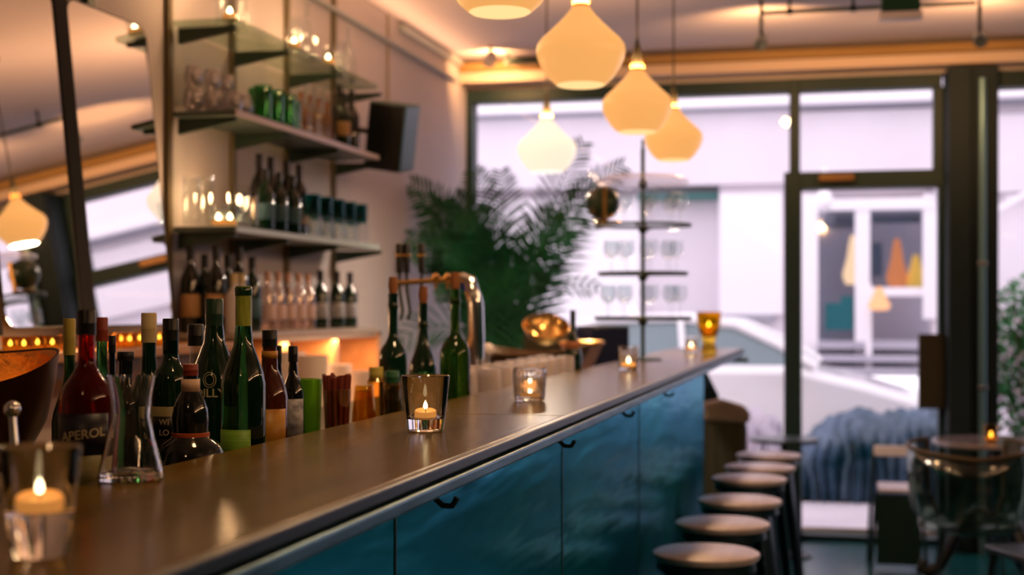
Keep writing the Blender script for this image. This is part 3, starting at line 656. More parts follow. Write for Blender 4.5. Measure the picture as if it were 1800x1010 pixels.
# ------------------------------------------------------------------ glass stand on the bar
su, sv = UX(1130, 5.75), 5.75
sv = VX(1130, -.835); su = -.835
Zs = DEP(su, sv); k = Zs / F
st = empty('glass_stand', (su, sv, BT + .001), label='tiered metal stand with wire trays for glasses near the window', cat='stand')
zz = lambda y: HY(y, su, sv) - BT
MB().tube([(0, 0, 0), (0, 0, zz(262))], .009, 12).tube([(0, 0, zz(262)), (0, 0, zz(246))], .006, 8).lathe([(0, 0), (.08, 0), (.08, .006), (.02, .012), (0, .012)], 24).build('pole', mat('green_bronze', (.05, .09, .06), .4, metal=.5), st)
TR = [(318, .195, 'white_disc'), (398, .20, 'tray'), (482, .185, 'tray'), (560, .20, 'tray')]
for y, r, nm in TR:
    z = zz(y)
    if nm == 'white_disc':
        MB().lathe([(0, .022), (r * .8, .018), (r, 0), (r * .98, -.012), (0, -.02)], 32).build('top_disc', thin('frosted_white_glass', (.97, .95, .98), .4, .25, .5), st, loc=(0, 0, z))
    else:
        tr = MB().lathe([(.012, 0), (r, 0), (r, .004), (.012, .004), (.012, 0)], 36).build('glass_tray', t_clear, st, loc=(0, 0, z))
        mb = MB(); n = 40; mb.tube([(r * math.cos(2 * PI * i / n), r * math.sin(2 * PI * i / n), .004) for i in range(n + 1)], .006, 6)
        mb.tube([(-r, 0, -.004), (r, 0, -.004)], .004, 6).tube([(0, -r, -.004), (0, r, -.004)], .004, 6)
        mb.build('ring', steel_dk, tr)
    MB().ball((0, 0, 0), .02).build('joint_knob', steel_dk, st, loc=(0, 0, z - .012))
# wine glass proto
def wine_glass_mb(): return MB().lathe([(0, 0), (.030, .001), (.030, .003), (.006, .007), (.0035, .014), (.0035, .055), (.012, .062), (.028, .080), (.032, .10), (.029, .135), (.0275, .135), (.030, .10), (.026, .082), (.010, .066), (0, .064)], 18)
wg = None; ti = 0
for (y, r, nm), lvl in zip(TR[1:], ('upper', 'middle', 'lowest')):
    for j in range(9):
        a = 2 * PI * j / 9 + .2
        if lvl == 'upper' and abs(a - PI) < .55: continue
        L = (su + (r - .045) * math.cos(a), sv + (r - .045) * math.sin(a), BT + zz(y) + .0055)
        side = ['right', 'right rear', 'rear', 'rear', 'left rear', 'left', 'left front', 'front', 'right front'][j]
        lab = f'clear wine glass on the {lvl} tray of the stand, {side}' + (', more to the ' + ('right' if j == 2 else 'left') if side == 'rear' else '')
        if wg is None: wg = tag(wine_glass_mb().build('wine_glass', t_clear, loc=L), lab, 'glass', 'wine glasses on the tiered stand')
        else: dup(wg, L, lab)
gl = empty('globe_lamp', (su - .148 * CS, sv - .148 * SN, BT + zz(398) + .0065), label='dark round globe with brass post and dish on the glass stand', cat='lamp')
MB().lathe([(0, 0), (.045, 0), (.06, .012), (.055, .016), (0, .012)], 24).build('dish', brass, gl)
MB().bb(-.009, .009, -.072, -.06, .012, .15).bb(-.009, .009, -.072, 0, .010, .018).build('bracket', brass, gl)
MB().ball((0, 0, 0), .072, u=24, v=14).build('globe', mat('dark_green_globe', (.012, .03, .018), .3), gl, loc=(-.02, .0, .092))

# ------------------------------------------------------------------ pendant lamps
shade_m = mat('opal_glass_shade', (.50, .34, .16), .3, emit=(1, .46, .13), es=.64)
shade_hot = mat('bright_opal_shade', (.8, .74, .66), .35, emit=(1, .84, .66), es=.72)
def pendant(u_, v_, z, label, m=shade_m, R=.13, power=4.5, proto=None, col=(1, .60, .30)):
    t = empty('pendant_lamp', (u_, v_, z), label=label, cat='lamp', group='pendant lamps over the bar')
    s_ = R / .13
    pr = [(0, -.098), (.070, -.098), (.074, -.096), (.094, -.078), (.116, -.045), (.127, -.02), (.130, 0), (.127, .018), (.114, .036), (.090, .058), (.064, .083), (.044, .104), (.030, .122), (.024, .130), (0, .130)]
    sh = MB().lathe([(r * s_, zz_ * s_) for r, zz_ in pr], 48).build('lamp_shade', m, t)
    MB().lathe([(0, 0), (.071 * s_, 0), (.066 * s_, -.003), (0, -.004)], 32).build('diffuser', emis('diffuser_glow' + m.name, (1, .62, .26) if m is shade_m else (1, .9, .8), .95), sh, loc=(0, 0, -.098 * s_))
    MB().lathe([(.026 * s_, 0), (.024 * s_, .02), (.022 * s_, .024), (.0, .024)], 24).build('collar', mat('amber_collar', (.8, .33, .08), .4, emit=(1, .35, .08), es=.35), t, loc=(0, 0, .128 * s_))
    MB().lathe([(.021 * s_, 0), (.019 * s_, .03), (.010, .075), (.005, .095), (0, .096)], 20).build('socket_cap', mat('dark_walnut', (.035, .03, .015), .5), t, loc=(0, 0, .15 * s_))
    MB().tube([(0, 0, .2), (0, 0, CZ - z - .001)], .004, 8).lathe([(0, 0), (.045, 0), (.045, -.02), (0, -.03)], 20, c=(0, 0, CZ - z - .001)).build('cord', mat('cord_cloth', (.06, .055, .04), .8), t)
    lamp('pendant_light', (0, 0, -.104 * s_), power, col, .068 * s_, t, 'AREA')
    lamp('added_uplight', (0, 0, .137 * s_), power * .9, (1, .52, .24), .05, t, 'AREA', (PI, 0, 0))  # upward disc added above the closed shade to warm the ceiling
    return t
UP = -.755
pendant(UP, 3.02, 2.215, 'nearest glowing pendant, cut off by the top of the picture', R=.127, power=3.)
pendant(UP, VX(1021, UP), 2.205, 'large glowing amber pendant lamp, second nearest over the bar')
pendant(UP, VX(1120, UP), 2.205, 'amber pendant lamp, third over the bar, overlapping the farthest one')
pendant(UP, VX(1184, UP), 2.215, 'farthest amber pendant lamp, partly behind the third')
PU5 = UX(961, 6.6)
pendant(PU5, 6.6, HY(262, PU5, 6.6), 'brilliant white pendant lamp hanging lower before the window', m=shade_hot, R=.145, power=14, col=(1, .80, .62))
pendant(UP, 1.85, 2.215, 'unseen amber pendant lamp added over the bar near the viewer', power=1.2)  # this and the next pendant are added out of view for warm light
pendant(UP, .5, 2.215, 'unseen amber pendant lamp added over the bar beside the viewer', power=1.)
for i_, (a, b) in enumerate(((1.6, 3.0), (1.6, 5.4), (1.6, .6))): pendant(a, b, 2.3, ('added amber pendant lamp over the ' + ['middle', 'far', 'near'][i_] + ' tables, out of view'), power=2.5)  # unseen pendants added as extra warm light for the room

# ------------------------------------------------------------------ left wall: shelving
SD = .27
posts = [VX(x, WL + .02) for x in (300, 413, 508, 590)]
for i, v_ in enumerate(posts):
    o = MB().bb(WL + .001, WL + .022, v_ - .016, v_ + .016, 1.0 if i < 2 else .95, CZ - .01).build('shelf_upright', mat('upright_bronze', (.10, .075, .03), .5, metal=.3) if i == 0 else mat('upright_paint', (.16, .13, .07), .55), bevel=.002)
    tag(o, f'{ORD[i]} vertical wall upright from the left carrying the shelves', 'shelf upright', 'shelf uprights')
v0s, v1s = posts[0] + .01, VX(663, WL + SD)
def shelf(z, label, m, v0=v0s, v1=None, edge=None):
    v1 = v1 or v1s
    t = empty('wall_shelf', (WL + .025, v0, z), label=label, cat='shelf', group='wall shelves')
    MB().bb(0, SD - .02, 0, v1 - v0, -.022, 0).build('board', m, t, bevel=.002)
    if edge: MB().bb(SD - .0195, SD - .014, 0, v1 - v0, -.022, 0).build('edge_strip', edge, t)
    for v_ in [posts[0] + .06] + posts[1:]:
        MB().prism([(0, -.08), (.0, -.023), (SD - .04, -.023), (SD - .04, -.038)], v_ - v0 - .012, v_ - v0 + .012, 'y').build('bracket', mat('bracket_paint', (.025, .05, .035), .5), t)
    return t
ZS = [2.53, 2.19, 1.76, 1.365]
glass_shelf = mat('frosted_shelf', (.20, .24, .20), .2, trans=.3)
shelf(ZS[0], 'topmost glass wall shelf holding a few clear glasses', thin('green_shelf_glass', (.72, .80, .72), .05, .08, .5))
shelf(ZS[1], 'second wall shelf from the top with green tumblers', mat('shelf_teal_underside', (.07, .10, .085), .4), edge=mat('pale_shelf_edge', (.62, .52, .50), .35))
shelf(ZS[2], 'third wall shelf from the top with wine bottles', mat('shelf_teal_underside', (.07, .10, .085), .4), edge=mat('grey_shelf_edge', (.34, .40, .38), .35))
bs = shelf(ZS[3], 'lowest wall shelf with bottles on honey wooden legs', shelf_wood)
for v_ in posts[1:]:
    MB().bb(.02, .22, v_ - v0s - .025, v_ - v0s + .025, -.42, -.024).build('leg', wood_lt, bs, bevel=.003)
US = WL + .17
def SP(x, uu, z, dv=0.):
    v_ = VX(x, uu)
    if v_ < v0s + .05 + dv: v_ = v0s + .05 + dv; uu = max(UX(x, v_), WL + .07)
    return (uu, v_, z)
def gl_proto(kind, r, h, m):
    if kind == 'tum': return MB().lathe([(0, 0), (r * .85, 0), (r * .95, .01), (r, h), (r * .95, h), (r * .88, .014), (0, .014)], 18).build('tumbler', m)
    if kind == 'round': return MB().lathe([(0, 0), (r * .6, 0), (r * .95, h * .3), (r, h * .5), (r * .85, h * .85), (r * .75, h), (r * .7, h), (r * .9, h * .5), (r * .5, .012), (0, .012)], 18).build('tumbler', m)
    if kind == 'car': return MB().lathe([(0, 0), (r * .9, 0), (r, h * .3), (r * .7, h * .6), (r * .35, h * .75), (r * .3, h * .95), (r * .4, h), (r * .26, h), (r * .25, h * .75), (r * .8, h * .3), (r * .8, .01), (0, .01)], 18).build('carafe', m)
def row(kind, r, h, m, xs, z, lab, cat, group, du=0., zoff=0.):
    pr = None
    for i, x in enumerate(xs):
        L = SP(x, US + du, z + .0012 + zoff)
        l = lab.format(ORD[i]) if '{}' in lab else lab
        if pr is None: pr = gl_proto(kind, r, h, m); pr.location = L; tag(pr, l, cat, group)
        else: dup(pr, L, l)
row('tum', .034, .10, t_clear, (392, 592), ZS[0], '{} short clear tumbler on the topmost shelf', 'glass', 'glasses on the topmost shelf')
row('tum', .026, .17, t_clear, (425, 520, 600), ZS[0], '{} tall clear glass on the topmost shelf', 'glass', 'tall glasses on the topmost shelf')
row('car', .045, .26, t_clear, (540, 612), ZS[0], '{} clear carafe on the topmost shelf', 'carafe', 'carafes on the topmost shelf')
row('round', .040, .09, pressed, (340, 372, 396, 416, 437), ZS[1], '{} round clear glass from the left, rear of second shelf', 'glass', 'round glasses on the second shelf', du=-.06)
row('round', .040, .09, pressed, (410, 428), ZS[1], '{} round clear glass from the left, front of second shelf', 'glass', 'round glasses on the second shelf', du=.03)
row('round', .036, .085, pressed, (340, 372, 396), ZS[1], '{} round clear glass stacked on top, second shelf', 'glass', 'round glasses on the second shelf', du=-.06, zoff=.0905)
row('tum', .036, .145, t_green, (452, 474, 496, 514), ZS[1], '{} green tumbler from the left on the second shelf', 'glass', 'green tumblers')
row('tum', .036, .135, t_green, (462, 484, 505), ZS[1], '{} green tumbler from the left in front row, second shelf', 'glass', 'green tumblers', du=.075)
row('car', .036, .20, t_amber, (530, 545, 560, 575), ZS[1], '{} amber-tinted clear carafe from the left on second shelf', 'carafe', 'carafes on the second shelf')
row('car', .03, .22, t_clear, (537, 553, 569), ZS[1], '{} clear decanter from the left, front of second shelf', 'carafe', 'decanters on the second shelf', du=.07)
def wbottle(xs, z, lab, m, H_=.30, R=.037, group='', labm=None, capm=None, du=0., dv=0.):
    pr = None
    for i, x in enumerate(xs):
        L = SP(x, US + du, z + .001, dv); l = lab.format(ORD[i])
        if pr is None:
            pr = empty('wine_bottle', L, label=l, cat='bottle', group=group)
            MB().lathe([(0, 0), (R * .95, 0), (R, .006), (R, H_ * .58), (R * .85, H_ * .66), (R * .42, H_ * .76), (R * .36, H_ * .8), (R * .36, H_ - .002), (0, H_)], 20).build('body', m, pr)
            MB().lathe([(R * .39, 0), (R * .39, H_ * .17), (0, H_ * .172)], 16).build('capsule', capm or black, pr, loc=(0, 0, H_ * .83 + .001))
            if labm: MB().lathe([(R + .0005, 0), (R + .001, .001), (R + .001, H_ * .26), (R + .0005, H_ * .262)], 20).build('label_sticker', labm, pr, loc=(0, 0, H_ * .18))
        else: dup(pr, L, l)
lab_o = mat('ochre_label', (.45, .26, .11), .6); lab_b = mat('blue_label', (.03, .09, .13), .6)
wbottle((597, 618), ZS[1], '{} dark bottle from the left at the right end of the second shelf', g_black, group='dark bottles on the second shelf')
wbottle((604,), ZS[1], 'short dark bottle between two taller ones on the second shelf', g_dkgreen, .24, .03, 'dark bottles on the second shelf', lab_o, du=.085)
# third shelf
row('tum', .030, .19, t_clear, (330, 362, 426), ZS[2], '{} tall clear glass from the left, rear of third shelf', 'glass', 'tall glasses on the third shelf', du=-.05)
row('tum', .030, .13, t_clear, (414, 427, 440), ZS[2], '{} shorter clear glass from the left, front of third shelf', 'glass', 'short glasses on the third shelf', du=.07)
wbottle((456, 476, 504, 526), ZS[2], '{} tall dark wine bottle from the left on the third shelf', g_black, .315, .037, 'wine bottles on the third shelf', lab_o)
wbottle((466, 490, 514), ZS[2], '{} front dark bottle from the left on the third shelf', g_dkgreen, .24, .036, 'wine bottles on the third shelf', lab_b, du=.08)
row('tum', .037, .09, t_clear, (550, 572, 594, 614, 634), ZS[2], '{} clear tumbler from the left at right end of third shelf', 'glass', 'clear tumblers on the third shelf', du=.07)
row('tum', .037, .09, t_clear, (556, 578, 600, 620), ZS[2], '{} clear tumbler from the left, rear right of third shelf', 'glass', 'clear tumblers on the third shelf', du=-.03)
row('tum', .038, .09, t_teal, (548, 570, 592, 612, 632), ZS[2], '{} teal tumbler from the left stacked on clear ones', 'glass', 'teal tumblers on the third shelf', du=.07, zoff=.092)
row('tum', .038, .09, t_teal, (556, 578, 600, 620), ZS[2], '{} teal tumbler from the left in the rear stacked row', 'glass', 'teal tumblers on the third shelf', du=-.03, zoff=.092)
# bottom shelf
wbottle((334, 380, 420), ZS[3], '{} tall dark bottle from the left on the lowest shelf', g_black, .325, .038, 'tall bottles on the lowest shelf', lab_o)
wbottle((360, 401, 443), ZS[3], '{} shorter dark bottle from the left on the lowest shelf', g_dkgreen, .295, .038, 'shorter bottles on the lowest shelf', lab_b, dv=.085)
wbottle((412, 425), ZS[3], '{} pale bottle from the left in front on the lowest shelf', mat('milk_glass', (.55, .52, .54), .3), .22, .034, 'pale bottles on the lowest shelf', None, cream, du=.08)
wbottle((470, 488, 506, 524, 541), ZS[3], '{} clear bottle from the left on the lowest shelf', thin('thin_rose_glass', (.85, .72, .66), .05, .2, .8), .24, .034, 'clear bottles on the lowest shelf', mat('rose_label', (.62, .45, .42), .5), mat('rose_cap', (.6, .35, .25), .4))
wbottle((563, 592, 615), ZS[3], '{} green bottle from the left at right end of lowest shelf', g_dkgreen, .26, .036, 'green bottles on the lowest shelf', white_lab)

for x, zi, dd, h_, pw, lab in ((404, 0, .06, .09, 2.4, 'small lit lantern glass, leftmost on the topmost shelf'), (517, 0, .06, .09, 2.4, 'small lit lantern glass in the middle of the topmost shelf'), (577, 0, .06, .09, 2.4, 'small lit lantern glass, rightmost on the topmost shelf'),
                  (384, 2, .05, .08, 1.6, 'lit candle glass at the left end of the third shelf'), (404, 2, .115, .08, 1.6, 'second lit candle glass among tall glasses on the third shelf')):
    t = empty('candle_glass', SP(x, US + dd, ZS[zi] + .0015, .02), label=lab, cat='candle', group='lit candles on the wall shelves')
    MB().lathe([(0, 0), (.03, 0), (.034, h_), (.032, h_), (.028, .006), (0, .006)], 18).build('glass', t_clear, t)
    MB().lathe([(0, 0), (.026, 0), (.026, .02), (0, .02)], 18).build('wax', wax, t, loc=(0, 0, .0065))
    MB().lathe(flame_mesh(.009, .026), 10).build('flame', emis('bright_flame', (1, .74, .34), 16.), t, loc=(0, 0, .027))
    lamp('candle_light', (0, 0, h_ + .03), pw, (1, .56, .26), .02, t)
# loudspeaker on the wall
spu = WL + .30; spv = VX(690, spu)
sp = empty('loudspeaker', (spu, spv, HY(240, spu, spv)), label='black loudspeaker tilted down from the left wall', cat='speaker', rot=(math.radians(9), math.radians(9), 0))
MB().bb(-.105, .085, -.09, .13, -.165, .165).build('cabinet', spk_side, sp, bevel=.01)
MB().bb(-.10, .08, -.097, -.0905, -.158, .158).build('grille', black, sp, bevel=.004)
MB().tube([(-.08, .1, 0), (-.16, .12, .0), (-.29, .13, 0)], .014, 8).build('wall_bracket', steel_dk, sp)
tag(MB().tube([(WL + .008, VX(683, WL + .01), 2.3), (WL + .008, VX(683, WL + .01), CZ - .005)], .007, 8).build('cable_conduit', mat('conduit', (.42, .36, .26), .6)), 'thin vertical cable conduit above the loudspeaker', 'conduit')

# mirrors, leaning: bottom forward
def rr(w_, h_, r, n=8):
    pts = []
    for cx, cz_, a0 in ((w_ - r, r, -PI / 2), (w_ - r, h_ - r, 0), (r, h_ - r, PI / 2), (r, r, PI)):
        for i in range(n + 1): a = a0 + PI / 2 * i / n; pts.append((cx + r * math.cos(a), cz_ + r * math.sin(a)))
    return pts
zb = 1.40; hm = 1.06; uB, uT = -2.33, -2.44
tilt = math.atan2(uT - uB, hm)
vms = [(VX(8, uB), VX(142, uB)), (VX(168, uB), VX(303, uB))]
for i, (a, b) in enumerate(vms):
    pt = rr(b - a, hm, .05)
    t = empty('wall_mirror', (uB, a, zb), label=['large rounded wall mirror at far left edge reflecting a pendant lamp', 'rounded wall mirror right of the dark post reflecting the ceiling'][i], cat='mirror', group='wall mirrors', rot=(0, tilt, 0))
    MB().prism(pt, 0, .004, 'x').build('mirror_glass', mirror_m, t, smooth=False)
    mb = MB()
    q = [(.002, x_, z_) for x_, z_ in pt]; mb.tube(q + [q[0]], .0035, 6)
    mb.build('edge_strip', mat('dark_edge', (.03, .03, .025), .4), t)
matte = mat('matte_black', (.003, .003, .003), .9)
tag(MB().bb(-.035, .0, vms[0][1] - .012, vms[1][0] + .012, -.02, hm + .03).bb(-.002, .008, vms[0][1] + .008, vms[1][0] - .008, -.02, hm + .03).build('mirror_post', matte, loc=(uB, 0, zb), rot=(0, tilt, 0)), 'dark post standing between the two wall mirrors', 'post')
o = MB().bb(-.035, .004, 0, .1, -.02, hm + .3).build('mirror_post', matte, loc=(uB, vms[0][0] - .115, zb), rot=(0, tilt, 0)); tag(o, 'dark post at the left edge of the left mirror', 'post')
tag(MB().bb(WL + .001, WL + .03, 4.15, 4.19, 2.36, CZ - .01).build('wall_batten', steel_dk), 'short dark batten on the wall above the right mirror', 'batten')
# ledge below mirrors with candles
LM = empty('mirror_ledge', (WL + .001, 2.0, 1.335), label='wooden ledge under the mirrors carrying small candles', cat='ledge')
MB().bb(0, .33, 0, v0s - 2.0 - .03, -.03, 0).build('board', wood_lt, LM, bevel=.003)
MB().bb(.28, .30, 0, v0s - 2.0 - .03, -.08, -.031).build('rail', wood_dk, LM, bevel=.003)
for i, x in enumerate((18, 42, 66, 92, 118, 198, 212, 228, 246, 262, 280)):
    uu = -2.19 + (i % 2) * .03; vv = VX(x, uu)
    t = empty('candle_glass', (uu, vv, 1.3365), label=f'{ORD[i]} tiny candle glass from the left on the mirror ledge', cat='candle', group='candles on the mirror ledge')
    MB().lathe([(0, 0), (.02, 0), (.024, .045), (.022, .045), (.018, .004), (0, .004)], 14).build('glass', t_amber, t)
    MB().lathe([(0, 0), (.017, 0), (.017, .014), (0, .014)], 14).build('wax', wax, t, loc=(0, 0, .0045))
    MB().lathe(flame_mesh(.006, .018), 8).build('flame', flame, t, loc=(0, 0, .02))
lamp('ledge_candle_light', (-2.12, 3.6, 1.42), 2., (1, .55, .25), .05, LM).location = (.30, 1.7, .09)
# back bar under the shelves
bb_ = empty('back_bar_counter', (WL + .3, 5, 0), label='wooden counter along the left wall under the shelves', cat='counter')
rel(MB().bb(WL + .005, WL + .5, 1.6, 6.9, .93, .96).build('top', wood_lt, bb_, bevel=.003), (WL + .3, 5, 0))
rel(MB().bb(WL + .005, WL + .46, 1.65, 6.85, 0, .929).build('cabinet', mat('backbar_cabinet', (.05, .07, .06), .5), bb_), (WL + .3, 5, 0))
# linen heaps and bowls in the warm light
random.seed(5)
for i, (x, y, r) in enumerate(((504, 618, .07), (549, 624, .06), (592, 640, .062), (634, 652, .06), (668, 668, .06))):
    uu = -2.05 + .1 * (i % 2); vv = VX(x, uu); z1 = HY(y, uu, vv) - .962
    tag(MB().lathe([(0, 0), (r * .6, 0), (r * .7, .01), (r * .86, z1 * .5), (r, z1), (r * .97, z1), (r * .8, z1 * .55), (r * .5, z1 * .75), (0, z1 * .8)], 24).build('serving_bowl', paper, loc=(uu, vv, .962)), f'{ORD[i]} pale tub from the left in warm light under the shelves', 'tub', 'pale tubs on the back counter')
wl = empty('added_shelf_strip', (WL + .25, 5.75, 1.342), label='slim strip lamp added under the lowest shelf for warm light', cat='lamp')  # strip added to throw warm light on the tubs and wall
MB().bb(-.02, .02, -.6, .6, -.022, 0).build('added_strip_housing', brass, wl, bevel=.003)
l_ = bpy.data.lights.new('added_strip_light', 'AREA'); l_.shape = 'RECTANGLE'; l_.size = .03; l_.size_y = 1.15; l_.energy = 9; l_.color = (1, .52, .24)
o = bpy.data.objects.new('added_strip_light', l_); COL.objects.link(o); o.parent = wl; o.location = (0, 0, -.026)

# ------------------------------------------------------------------ palm
pu_, pv_ = UX(893, 7.85), 7.85
palm = empty('potted_palm', (pu_, pv_, 0), label='large feathery palm in the corner before the window', cat='plant')
MB().lathe([(0, 0), (.17, 0), (.2, .2), (.23, .42), (.24, .45), (.21, .45), (.2, .4), (0, .4)], 28).build('pot', mat('clay_pot', (.12, .05, .03), .7), palm)
MB().lathe([(0, 0), (.2, 0), (.15, .03), (0, .03)], 20).build('soil', wood_dk, palm, loc=(0, 0, .39))
def frond(tipx, tipy, sag, basex=893, w_=.26, dv=0., nl=26, z0=.9, k0=.26):
    """from the crown of stems to a leaf tip; leaflets along the outer part"""
    uu = UX(tipx, pv_ + dv); tip = Vector((max(uu, WL + .05) - pu_, dv, HY(tipy, uu, pv_ + dv)))
    b = Vector((random.uniform(-.06, .06), random.uniform(-.06, .06), .42))
    m_ = Vector((tip.x * .05, tip.y * .05, 1.25))
    c = Vector((tip.x * .42, tip.y * .45, 1.3 + (tip.z - 1.3) * .62 + sag * .7))
    P_ = lambda t: b * (1 - t) ** 3 + m_ * 3 * t * (1 - t) ** 2 + c * 3 * t * t * (1 - t) + tip * t ** 3
    mb = MB(); mb.tube([P_(i / 16) for i in range(17)], [.011 * (1 - .8 * i / 16) for i in range(17)], 6)
    fo = mb.build('frond', leaf, palm)
    mb = MB()
    for i in range(nl):
        t = k0 + (1 - k0) * (i + .5) / nl; p0 = P_(t); d = (P_(min(t + .02, 1)) - P_(t - .02)).normalized()
        side = d.cross(Vector((0, -1, .25))).normalized()
        L = w_ * (math.sin(PI * min(1, .15 + .85 * (t - k0) / (1 - k0))) * .75 + .3)
        for sg in (-1, 1):
            dr = (side * sg + d * .95 + Vector((0, random.uniform(-.4, .2), random.uniform(-.15, .05)))).normalized()
            wd = d.cross(dr).cross(dr).normalized() * .0065
            q = [p0 - wd * .5, p0 + wd * .5]
            pts = []
            for s_ in (0, .35, .7, 1.):
                cpt = p0 + dr * L * s_ + Vector((0, 0, -.20 * L * s_ * s_)); cpt.x = max(cpt.x, WL - pu_ + .03); cpt.y = min(cpt.y, WF - pv_ - .1); ww = wd * (1.15 if 0 < s_ < 1 else .5 if s_ == 0 else .08)
                pts.append((mb.bm.verts.new(cpt - ww), mb.bm.verts.new(cpt + ww)))
            for a_, b_ in zip(pts, pts[1:]): mb.bm.faces.new((a_[0], a_[1], b_[1], b_[0]))
    mb.build('leaflets', leaf, fo, smooth=False)
random.seed(17)
for a in ((706, 322, .25, -.25), (682, 415, .3, -.3), (720, 440, .35, -.5), (760, 360, .2, .0), (745, 400, .3, -.2), (835, 300, .15, .2), (880, 300, .1, .3), (800, 345, .2, -.3), (1025, 250, .12, .1), 
          (1095, 290, .25, .0), (1055, 325, .3, -.3), (1010, 400, .3, -.4), (780, 440, .3, -.5), (830, 400, .25, -.45), (870, 400, .25, -.4), (955, 420, .3, -.45), (765, 500, .3, -.3), (825, 455, .2, -.3), (862, 450, .1, -.35), (900, 440, .1, -.3), (945, 460, .2, -.3), (790, 395, .3, -.1), (840, 370, .2, .0), (975, 370, .2, 0), (735, 350, .3, -.1)):
    frond(a[0], a[1], a[2], dv=a[3], nl=32 if a[1] < 400 else 28, w_=.24 if a[1] < 380 else .21)
frond(1052, 505, .30, dv=-.2, nl=5, w_=.10, k0=.75)
frond(640, 600, .35, dv=-.5, nl=10, w_=.22, k0=.5)

# ------------------------------------------------------------------ bar stools
def make_stool(loc, label, rz=0.):
    t = empty('bar_stool', loc, label=label, cat='stool', group='bar stools along the bar', rz=rz)
    MB().lathe([(0, .75), (.148, .75), (.155, .746), (.156, .738), (.150, .728), (0, .728)], 40).build('seat', stool_wood, t)
    MB().lathe([(.142, .727), (.146, .70), (.130, .695), (.128, .727), (.142, .727)], 36).build('seat_frame', stool_met, t)
    for k in range(4):
        a = PI / 4 + k * PI / 2; d = Vector((math.cos(a), math.sin(a), 0)); n_ = Vector((-d.y, d.x, 0))
        mb = MB()
        for s0, s1 in ((-1, 1),):
            pts = []
            for z, r, w_ in ((.72, .125, .034), (.5, .165, .028), (0, .235, .016)):
                c_ = d * r + Vector((0, 0, z))
                pts.append([mb.bm.verts.new(c_ + n_ * w_), mb.bm.verts.new(c_ + d * .012), mb.bm.verts.new(c_ - n_ * w_), mb.bm.verts.new(c_ - d * .006)])
            for a_, b_ in zip(pts, pts[1:]):
                for j in range(4): mb.bm.faces.new((a_[j], a_[(j + 1) % 4], b_[(j + 1) % 4], b_[j]))
            mb.bm.faces.new(pts[0]); mb.bm.faces.new(pts[-1])
        mb.build('leg', stool_met, t)
    q = [Vector((math.cos(PI / 4 + k * PI / 2), math.sin(PI / 4 + k * PI / 2), 0)) * .205 + Vector((0, 0, .22)) for k in range(5)]
    MB().tube(q, .009, 8).build('foot_ring', stool_met, t)
    return t
stl = [(1241, 968), (1270, 916), (1300, 876), (1317, 838), (1336, 818), (1351, 797)]
labs = ['nearest bar stool, its round seat half in shadow', 'second nearest round bar stool along the bar', 'third bar stool counted from the viewer', 'fourth bar stool counted from the viewer, with the broad pale seat', 'fifth bar stool counted from the viewer', 'farthest round bar stool of the row by the window']
first = None
for (x, y), l in zip(stl, labs):
    Z = .71 * F / (y - 540.); t_ = (x - 900.) / F
    L = (Z * (t_ * CS - SN) , Z * (t_ * SN + CS), 0)
    if first is None: first = make_stool(L, l)
    else: dup(first, L, l, rz=random.uniform(-.12, .12))

# end-of-bar chair with throw
eu, ev = -.30, 7.72
eu = UX(1262, 7.75); ev = 7.75
ch = empty('padded_chair', (eu, ev, 0), label='olive upholstered chair with beige fleece at the end of the bar', cat='chair', rz=.35)
MB().prism([(-.17, .25), (-.165, .84), (-.1, .90), (.1, .90), (.165, .82), (.15, .25)], -.05, .06).build('backrest', coat_m, ch, bevel=.04)
MB().bb(-.2, .2, .06, .5, .36, .47).build('seat', coat_m, ch, bevel=.03)
MB().prism([(-.16, .84), (-.17, .88), (-.1, .93), (.02, .955), (.14, .92), (.175, .87), (.16, .82)], -.065, .07).build('fleece', fur, ch, bevel=.035)
for a, b in ((-.16, .0), (.16, .0), (-.16, .45), (.16, .45)): MB().tube([(a, b, .36), (a * 1.1, b, 0)], .016, 8).build('leg', steel_dk, ch)
tag(MB().prism([(-.07, 0), (.07, 0), (.05, .16), (-.02, .3), (-.07, .34)], -.03, .03).build('dark_jacket', mat('dark_jacket_cloth', (.004, .02, .035), .9), loc=(eu - .06, ev + .13, .81), bevel=.02), 'dark jacket hanging behind the olive chair at the bar end', 'jacket')

# ------------------------------------------------------------------ right side: table, chairs
tu, tv_ = UX(1752, 7.85), 7.85
tb = empty('round_table', (tu, tv_, 0), label='round bistro table with curved cast-iron legs at right', cat='table')
MB().lathe([(0, .75), (.33, .75), (.335, .745), (.335, .73), (.32, .725), (0, .725)], 40).build('table_top', mat('table_top_stone', (.25, .20, .19), .18, coat=.4), tb)
MB().lathe([(0, .724), (.09, .724), (.03, .68), (.028, .5), (.04, .45), (.028, .42), (.03, .2), (0, .2)], 20).build('column', stool_met, tb)
for k in range(3):
    a = -PI / 2 + .55 + k * 2 * PI / 3; d = Vector((math.cos(a), math.sin(a), 0))
    prf = [(.02, .34), (.10, .37), (.17, .31), (.23, .18), (.29, .07), (.35, .03), (.39, .05), (.38, .09), (.35, .085)]
    MB().tube([d * r + Vector((0, 0, z)) for r, z in prf], [.03, .036, .036, .032, .032, .038, .034, .024, .014], 10).tube([d * .33 + Vector((0, 0, .04)), d * .33], .02, 8).build('leg', black, tb)
table_candle.location = (UX(1742, 7.75), 7.75, .7515)
